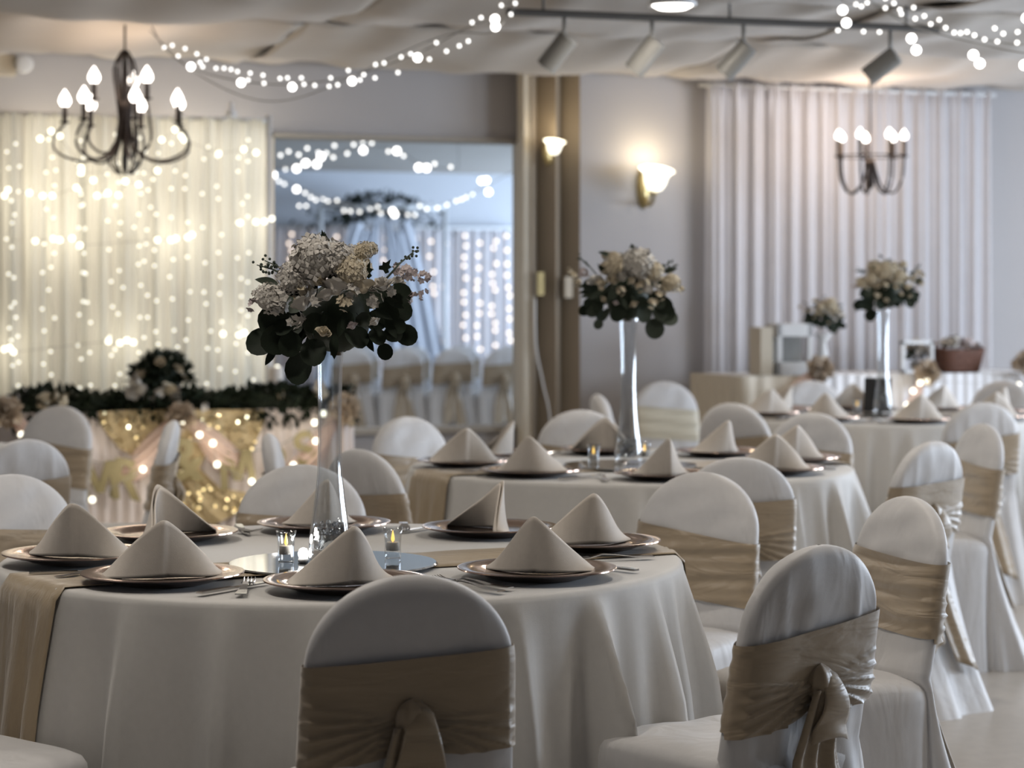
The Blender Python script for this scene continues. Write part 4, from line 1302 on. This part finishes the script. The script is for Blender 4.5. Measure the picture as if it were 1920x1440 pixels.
bl = [(40, 815), (173, 937), (268, 880), (374, 815), (399, 831), (407, 871), (472, 903), (590, 792), (592, 827), (550, 872), (606, 775), (345, 792), (120, 905)]
pts = [wpx(u, v, YH-.14) for u, v in bl]
srt = sorted(pts, key=lambda q: q.x)
string_light('light_garland', 'warm string lights tucked into the tulle on head table front', [srt], pts, [], .0015, BULB_T, None, None,
             [(wpx(u, v, YH-.26), 1.3) for u, v in ((268, 880), (400, 840), (585, 815), (110, 880), (500, 900))])
# letters
def letter_mesh(ch, h):
    if ch == 'M':       # heavy strokes
        mb = MB()
        def bar(xa, xb, za, zb, w):
            f, b_ = -.012-.0012*(len(mb.v)//8), .0012*(len(mb.v)//8)
            mb.add([(xa-w, f, za), (xa+w, f, za), (xb+w, f, zb), (xb-w, f, zb), (xa-w, b_, za), (xa+w, b_, za), (xb+w, b_, zb), (xb-w, b_, zb)],
                   [(0, 1, 2, 3), (5, 4, 7, 6), (0, 4, 5, 1), (1, 5, 6, 2), (2, 6, 7, 3), (3, 7, 4, 0)])
        W_ = h*.40
        bar(-W_, -W_*.82, -h/2, h/2, h*.095); bar(W_, W_*.82, -h/2, h/2, h*.095)
        bar(-W_*.72, 0, h/2, -h*.30, h*.10); bar(W_*.72, 0, h/2, -h*.30, h*.10)
        return mb.mesh('letter', GOLD, False)
    cu = bpy.data.curves.new('letter', 'FONT')
    cu.body = ch
    cu.size = 1.0
    cu.extrude = .03
    cu.offset = .024
    cu.align_x = 'CENTER'
    ob = bpy.data.objects.new('tmp', cu)
    COL.objects.link(ob)
    dg = bpy.context.evaluated_depsgraph_get()
    me = bpy.data.meshes.new_from_object(ob.evaluated_get(dg))
    bpy.data.objects.remove(ob); bpy.data.curves.remove(cu)
    co_ = [v.co for v in me.vertices]
    zmin, zmax = min(c.y for c in co_), max(c.y for c in co_)
    k = h/(zmax-zmin)
    for v in me.vertices:
        x, y, z = v.co
        v.co = (x*k, -z*k*.6, (y-(zmin+zmax)/2)*k)
    me.materials.clear(); me.materials.append(GOLD)
    return me
ban = empty('letter_banner', wpx(200, 860, YH-.12))
tag(ban, 'gold letter banner reading MR and MRS on head table', 'banner')
for ch, u, v, h, rot in (('M', 186, 902, 72, 4), ('R', 236, 898, 74, -10), ('&', 345, 862, 80, 0), ('M', 444, 880, 70, 6), ('R', 520, 868, 66, 8), ('S', 573, 842, 70, 14)):
    p = wpx(u, v, YH-.12)
    l = link('letter', letter_mesh(ch, h/F*11.0), ban, p-ban.location, rot=(0, radians(-rot), 0))
    l['label'] = 'olive gold letter ' + ('ampersand' if ch == '&' else ch)
link('cord', MB().tube(catm([wpx(u, v, YH-.118)-ban.location for u, v in ((150, 850), (186, 868), (236, 862), (345, 824), (444, 846), (520, 836), (573, 808), (630, 790))], 30), .003, 5).mesh('cord', WIRE), ban)

# greenery garland
def leaf_mass(fn_pos, n, s0, s1, m, name, seed):
    r = random.Random(seed)
    mb = MB()
    for k in range(n):
        p, out = fn_pos(r)
        d = (out+Vector((r.uniform(-.7, .7), r.uniform(-.7, .7), r.uniform(-.7, .7)))).normalized()
        n_ = Vector((r.uniform(-1, 1), r.uniform(-1, 1), r.uniform(-1, 1)))
        n_ = (n_-d*n_.dot(d)).normalized()
        x = d.cross(n_)
        s = r.uniform(s0, s1)
        pts_ = [(0, 0, 0), (.45, .5, .1), (.42, 1.1, .08), (0, 1.9, -.1), (-.42, 1.1, .08), (-.45, .5, .1)]
        mb.add([p+x*(a*s)+d*(b*s)+n_*(c*s) for a, b, c in pts_], [(0, 1, 2, 3), (0, 3, 4, 5)])
    return mb.mesh(name, m, False)
def gpos(r):
    u = r.random()
    x = hx0-.02+(hx1-hx0+.04)*u
    a = r.uniform(0, 2*pi)
    out = Vector((r.uniform(-.4, .4), cos(a), sin(a)))
    bulk = .062+.02*sin(u*19)
    return Vector((x, YH+.02, HTZ+.035))+out*bulk+Vector((0, 0, -.03*r.random())), out
o = empty('greenery_garland', (0, 0, 0))
tag(o, 'dark leafy garland with white roses along head table edge', 'garland')
link('foliage_core', MB().tube([(hx0+(hx1-hx0)*k/30, YH+.02+.01*sin(k*1.7), HTZ+.045+.012*sin(k*2.3)) for k in range(31)], [.02]+[.046]*29+[.02], 8).mesh('foliage_core', LEAF), o)
lm = link('foliage', leaf_mass(gpos, 1900, .018, .034, LEAF, 'foliage', 4), o); lm['kind'] = 'stuff'
for (u, v, s) in ((85, 752, .05), (105, 745, .045), (118, 752, .05), (255, 718, .05), (262, 730, .05), (248, 738, .04), (300, 738, .045), (318, 732, .05), (330, 745, .04), (285, 750, .035), (528, 742, .03), (598, 728, .045), (606, 738, .05), (385, 765, .03), (655, 790, .04)):
    p = wpx(u, v, YH-.05)
    link('rose_head', ROSE[0] if rnd.random() < .7 else ROSE[1], o, p, rot=(radians(70)+rnd.uniform(-.4, .4), rnd.uniform(-.4, .4), rnd.random()*6), scale=s)
# potted dome on the head table
pc = wpx(303, 690, YH+.18)
o = empty('potted_arrangement', (pc.x, YH+.18, HTZ+.004))
tag(o, 'dark leafy dome arrangement in brown pot on head table', 'arrangement')
link('pot', MB().lathe([(.06, 0), (.085, .02), (.105, .10), (.11, .105), (.10, .105), (.09, .09), (.001, .09)], 24).mesh('pot', TERRA), o)
def dpos(r):
    z = r.uniform(-.25, 1); a = r.uniform(0, 6.283)
    d = Vector((sqrt(max(0, 1-z*z))*cos(a), sqrt(max(0, 1-z*z))*sin(a), z))
    q = Vector((d.x*.145, d.y*.12, d.z*.115))
    return q*r.uniform(.6, 1.0)+Vector((0, 0, .16)), d
lm = link('foliage', leaf_mass(dpos, 420, .018, .032, LEAF, 'foliage', 6), o); lm['kind'] = 'stuff'
link('foliage_core', MB().ball((0, 0, .16), .1, 12, 8).mesh('foliage_core', LEAF), o)
for (x, y, z, s) in ((-.12, -.07, .17, .035), (-.03, -.10, .235, .03), (.06, -.11, .20, .03), (.10, -.06, .15, .028)):
    link('rose_head', ROSE[1], o, (x, y, z), rot=(radians(60), 0, x*9), scale=s)
# pillar candle
pc = wpx(517, 705, YH+.25)
o = empty('pillar_candle', (pc.x, YH+.25, HTZ+.004))
tag(o, 'cream pillar candle standing at right on head table', 'candle')
link('wax', MB().lathe([(.036, 0), (.038, .005), (.038, .19), (.034, .195), (.02, .188), (.0005, .186)], 24).mesh('wax', WAXW, True, 40), o)
link('wick', MB().tube([(0, 0, .186), (.002, 0, .2)], .0015, 5).mesh('wick', BLACK), o)

# ================================================================== GIFT TABLE
YG = 11.25
gx0, gx1 = wpx(1388, 700, YG).x, wpx(1960, 700, YG).x
GZ = .875
t = empty('gift_table', ((gx0+gx1)/2, YG+.3, 0))
tag(t, 'long gift table with pleated white skirt before grey curtain', 'table')
gw = (gx1-gx0)/2
link('tabletop', MB().box((0, 0, GZ-.012), (2*gw, .6, .03)).mesh('tabletop', WHITESKIRT, False), t)
xm = wpx(1520, 700, YG).x-t.location.x
link('skirt', skirt(xm, gw+.01, -.31, .31, .01, GZ+.006, WHITESKIRT, 40, .025, 2).mesh('skirt', WHITESKIRT), t)
k_ = link('skirt', skirt(-gw-.01, xm+.02, -.325, .31, .01, GZ+.007, mat('warm_lit_skirt', (.70, .62, .50), .6, var=.03), 16, .025, 3).mesh('skirt', MATS['warm_lit_skirt']), t)  # white skirt continued; warm light at this end put into the colour
k_['label'] = 'pleated end of the skirt, warm light in its colour'
for sx in (-1, 1):
    link('leg', MB().tube([(sx*(gw-.1), .1, 0), (sx*(gw-.1), .1, GZ-.03)], .015, 8).mesh('leg', DARKMET), t)
def ong(u, y): return wpx(u, 700, y).x
# lantern / card box
y_ = YG+.16
xa, xb = ong(1428, y_), ong(1512, y_)
o = empty('card_box', ((xa+xb)/2, y_, GZ+.006), radians(-8))
tag(o, 'white card box with glass front at left end of gift table', 'box')
w_ = xb-xa; h_ = .285
bw = w_*.72
link('warm_lit_side_panel', MB().box((-bw/2-.035, 0, h_/2-.01), (.07, .20, h_-.02)).mesh('warm_lit_side_panel', BEIGE, False), o)  # white side face, beige because warm light is put into its colour
for s in (-1, 1):
    link('post', MB().box((.03+s*(bw/2-.012), -.09, h_/2), (.024, .02, h_)).mesh('post', WHITE, False), o)
link('top', MB().box((.03, 0, h_-.035), (bw, .20, .07)).mesh('top', WHITE, False), o)
link('base', MB().box((.03, 0, .035), (bw, .20, .07)).mesh('base', WHITE, False), o)
link('rear_panel', MB().box((.03, .09, h_/2), (bw, .015, h_)).mesh('rear_panel', GREYMET, False), o)
link('pane', MB().box((.03, -.085, h_/2), (bw-.04, .005, h_-.13)).mesh('pane', GLASS, False), o)
# small floral on pedestal vase
y_ = YG+.2
xa = ong(1543, y_)
o = empty('pedestal_vase', (xa, y_, GZ+.006))
tag(o, 'white pedestal vase on gift table beside card box', 'vase')
link('vase_body', MB().lathe([(.055, 0), (.06, .01), (.05, .022), (.018, .04), (.022, .08), (.030, .11), (.022, .15), (.020, .18), (.05, .22), (.055, .225), (.045, .22), (.001, .2)], 24).mesh('vase_body', WHITE), o)
bouquet(Vector((xa, y_, GZ+.34)), 'small cream and green bouquet on gift table beside card box', 8, -1, .66, .6, 34, .1, None)
# white stand with flowers
y_ = YG+.12
xa, xb = ong(1692, y_), ong(1746, y_)
o = empty('photo_stand', ((xa+xb)/2, y_, GZ+.006))
tag(o, 'open white frame standing on gift table left of wicker basket', 'frame')
w_ = xb-xa
for s in (-1, 1): link('post', MB().box((s*w_/2, 0, .09), (.02, .03, .18)).mesh('post', WHITE, False), o)
link('top_rail', MB().box((0, 0, .175), (w_+.02, .03, .02)).mesh('top_rail', WHITE, False), o)
link('bottom_rail', MB().box((0, 0, .008), (w_+.02, .03, .016)).mesh('bottom_rail', WHITE, False), o)
y_ = YG+.26
o = empty('flower_posy', (ong(1722, y_), y_, GZ+.006))
tag(o, 'white flower posy behind the open frame on gift table', 'posy')
link('holder', MB().lathe([(.045, 0), (.05, .06), (.045, .06), (.001, .05)], 16).mesh('holder', GREYMET), o)
def ppos(r):
    a = r.uniform(0, 6.28); z = r.uniform(0, 1)
    d = Vector((cos(a), sin(a), z)).normalized()
    return d*.05+Vector((0, 0, .075)), d
lm = link('foliage', leaf_mass(ppos, 90, .015, .026, LEAF2, 'foliage', 8), o); lm['kind'] = 'stuff'
for k in range(9):
    a = k*2.4; q = .09*sqrt(k/9)
    link('blossom', BLOS[0], o, (q*cos(a), q*sin(a), .16-.3*q), rot=(k, k*2, 0), scale=.042)
# wicker basket with petals
y_ = YG+.15
xa, xb = ong(1748, y_), ong(1838, y_)
o = empty('wicker_basket', ((xa+xb)/2, y_, GZ+.006))
tag(o, 'red brown wicker basket of pale flowers on gift table', 'basket')
w_ = (xb-xa)/2
def bk(u, v):
    a = 2*pi*u
    k = .80+.20*v
    rp = .006*sin(a*24)*sin(v*pi*5)
    return ((w_*k+rp)*spow(cos(a), .6), (.10*k+rp)*spow(sin(a), .6), .13*v*(1+.10*abs(cos(a))**3))
link('basket_side', MB().grid(bk, 72, 12, wrap=True).mesh('basket_side', WOOD), o).modifiers.new('t', 'SOLIDIFY').thickness = .01
link('basket_floor', MB().lathe([(.001, .01), (.8, .01), (.8, .05), (.001, .05)], 24, Matrix.Diagonal((w_*.95, .09, 1, 1))).mesh('basket_floor', WOOD), o)
rr = random.Random(3)
for k in range(26):
    x, y = rr.uniform(-.85, .85)*w_, rr.uniform(-.07, .07)
    link('blossom', BLOS[k % 2], o, (x, y, .12+.045*(1-(x/w_)**2)+rr.uniform(0, .015)), rot=(k, k*1.7, k), scale=rr.uniform(.028, .04))
# tulle bows on the gift table front
swag((1532, 692), (1440, 770), 4, YG-.06, 'cream tulle swag hanging from the bow at gift table left end', .10, True, 'gift table tulle swags')
swag((1733, 700), (1680, 800), 0, YG-.06, 'lit tulle swag under the bow in front of wicker basket', .10, True, 'gift table tulle swags')
swag((1916, 682), (1990, 770), 4, YG-.06, 'tulle swag and bow at the right picture edge', .10, True, 'gift table tulle swags')
pts = [wpx(u, v, YG-.13) for u, v in ((1712, 733), (1725, 718), (1738, 714), (1910, 722), (1700, 760))]
string_light('light_garland', 'warm bulbs tucked in the bows on gift table front', [sorted(pts, key=lambda q: q.x)], pts, [], .0015, BULB_T, None, None,
             [(wpx(1720, 735, YG-.26), 1.0)])

# ================================================================== CEREMONY END OF THE ROOM BEYOND
yw = YA-.35
a0, a1 = vpos(588, 600, 25.6), vpos(850, 600, 25.6)
arch = empty('ceremony_arch', ((a0.x+a1.x)/2, yw-.5, 0))
tag(arch, 'white draped ceremony arch with dark greenery beyond the wall opening', 'arch')
aw = (a1.x-a0.x)/2
for s in (-1, 1): link('post', MB().tube([(s*aw, 0, 0), (s*aw, 0, 2.3)], .03, 8).mesh('post', WHITE), arch)
link('top_bar', MB().tube([(-aw, 0, 2.3), (aw, 0, 2.3)], .03, 8).mesh('top_bar', WHITE), arch)
def adr(side):
    def fn(u, v):
        s = u
        x = side*(aw*(.05+.95*s*(.35+.65*v**.7))+.12*v*s)
        z = 2.28-2.2*v-.25*sin(pi*s)*(1-v)
        return (x, .06*sin(s*28)*(.3+.7*v)+.05, z)
    return MB().grid(fn, 50, 20)
AD = mat('arch_drape', (.66, .68, .74), .7)
for s in (-1, 1):
    q = link('drape', adr(s).mesh('drape', AD), arch); solid(q, .004)
def apos(r):
    x = r.gauss(-.1, .33)
    d = Vector((r.uniform(-1, 1), r.uniform(-1, 1), r.uniform(-1, 1))).normalized()
    return Vector((x, .08, 2.36-.25*abs(x)))+d*.11, d
lm = link('greenery', leaf_mass(apos, 420, .03, .06, LEAF, 'greenery', 10), arch); lm['kind'] = 'stuff'
x0, x1 = vpos(470, 600, 26.3).x, vpos(1030, 600, 26.3).x
for k in range(4):
    xa, xb = x0+(x1-x0)*k/4, x0+(x1-x0)*(k+1)/4
    o = link('sheer_drape', curtain_panel(xa, xb, yw+.22, .02, 2.10, SHEERG, 80+k, nf=6, amp=.03))
    tag(o, 'grey sheer drape behind the ceremony arch, %s from left' % ORD[k], 'drape', 'drapes behind the ceremony arch')
o = link('curtain_rod', MB().tube([(x0-.1, yw+.12, 2.09), (x1+.1, yw+.12, 2.09)], .014, 8).tube([(x0+.3, yw+.12, 2.09), (x0+.3, YA, 2.09)], .01, 6).tube([(x1-.3, yw+.12, 2.09), (x1-.3, YA, 2.09)], .01, 6).mesh('curtain_rod', WHITE))
tag(o, 'white rod above the drapes behind the ceremony arch', 'curtain rod')
for k in range(17):
    x = x0+.1+(x1-x0-.2)*(k+rnd.uniform(-.2, .2))/16
    o = empty('fairy_light_strand', (x, yw+.112, 2.085))
    tag(o, 'blush fairy light strand behind ceremony arch, %s from the left' % ORD[k], 'fairy lights', 'fairy light strands behind the ceremony arch')
    zz, pts = 0, [(0, 0, 0)]
    while zz > -1.55:
        zz -= rnd.uniform(.08, .19); pts.append((rnd.uniform(-.03, .03), rnd.uniform(-.01, .01), zz))
    link('wire', MB().tube(pts, .0012, 4).mesh('wire', WIRE), o)
    for q in pts[1:]: link('bulb', BULB_P, o, (q[0], q[1]-.018, q[2]))
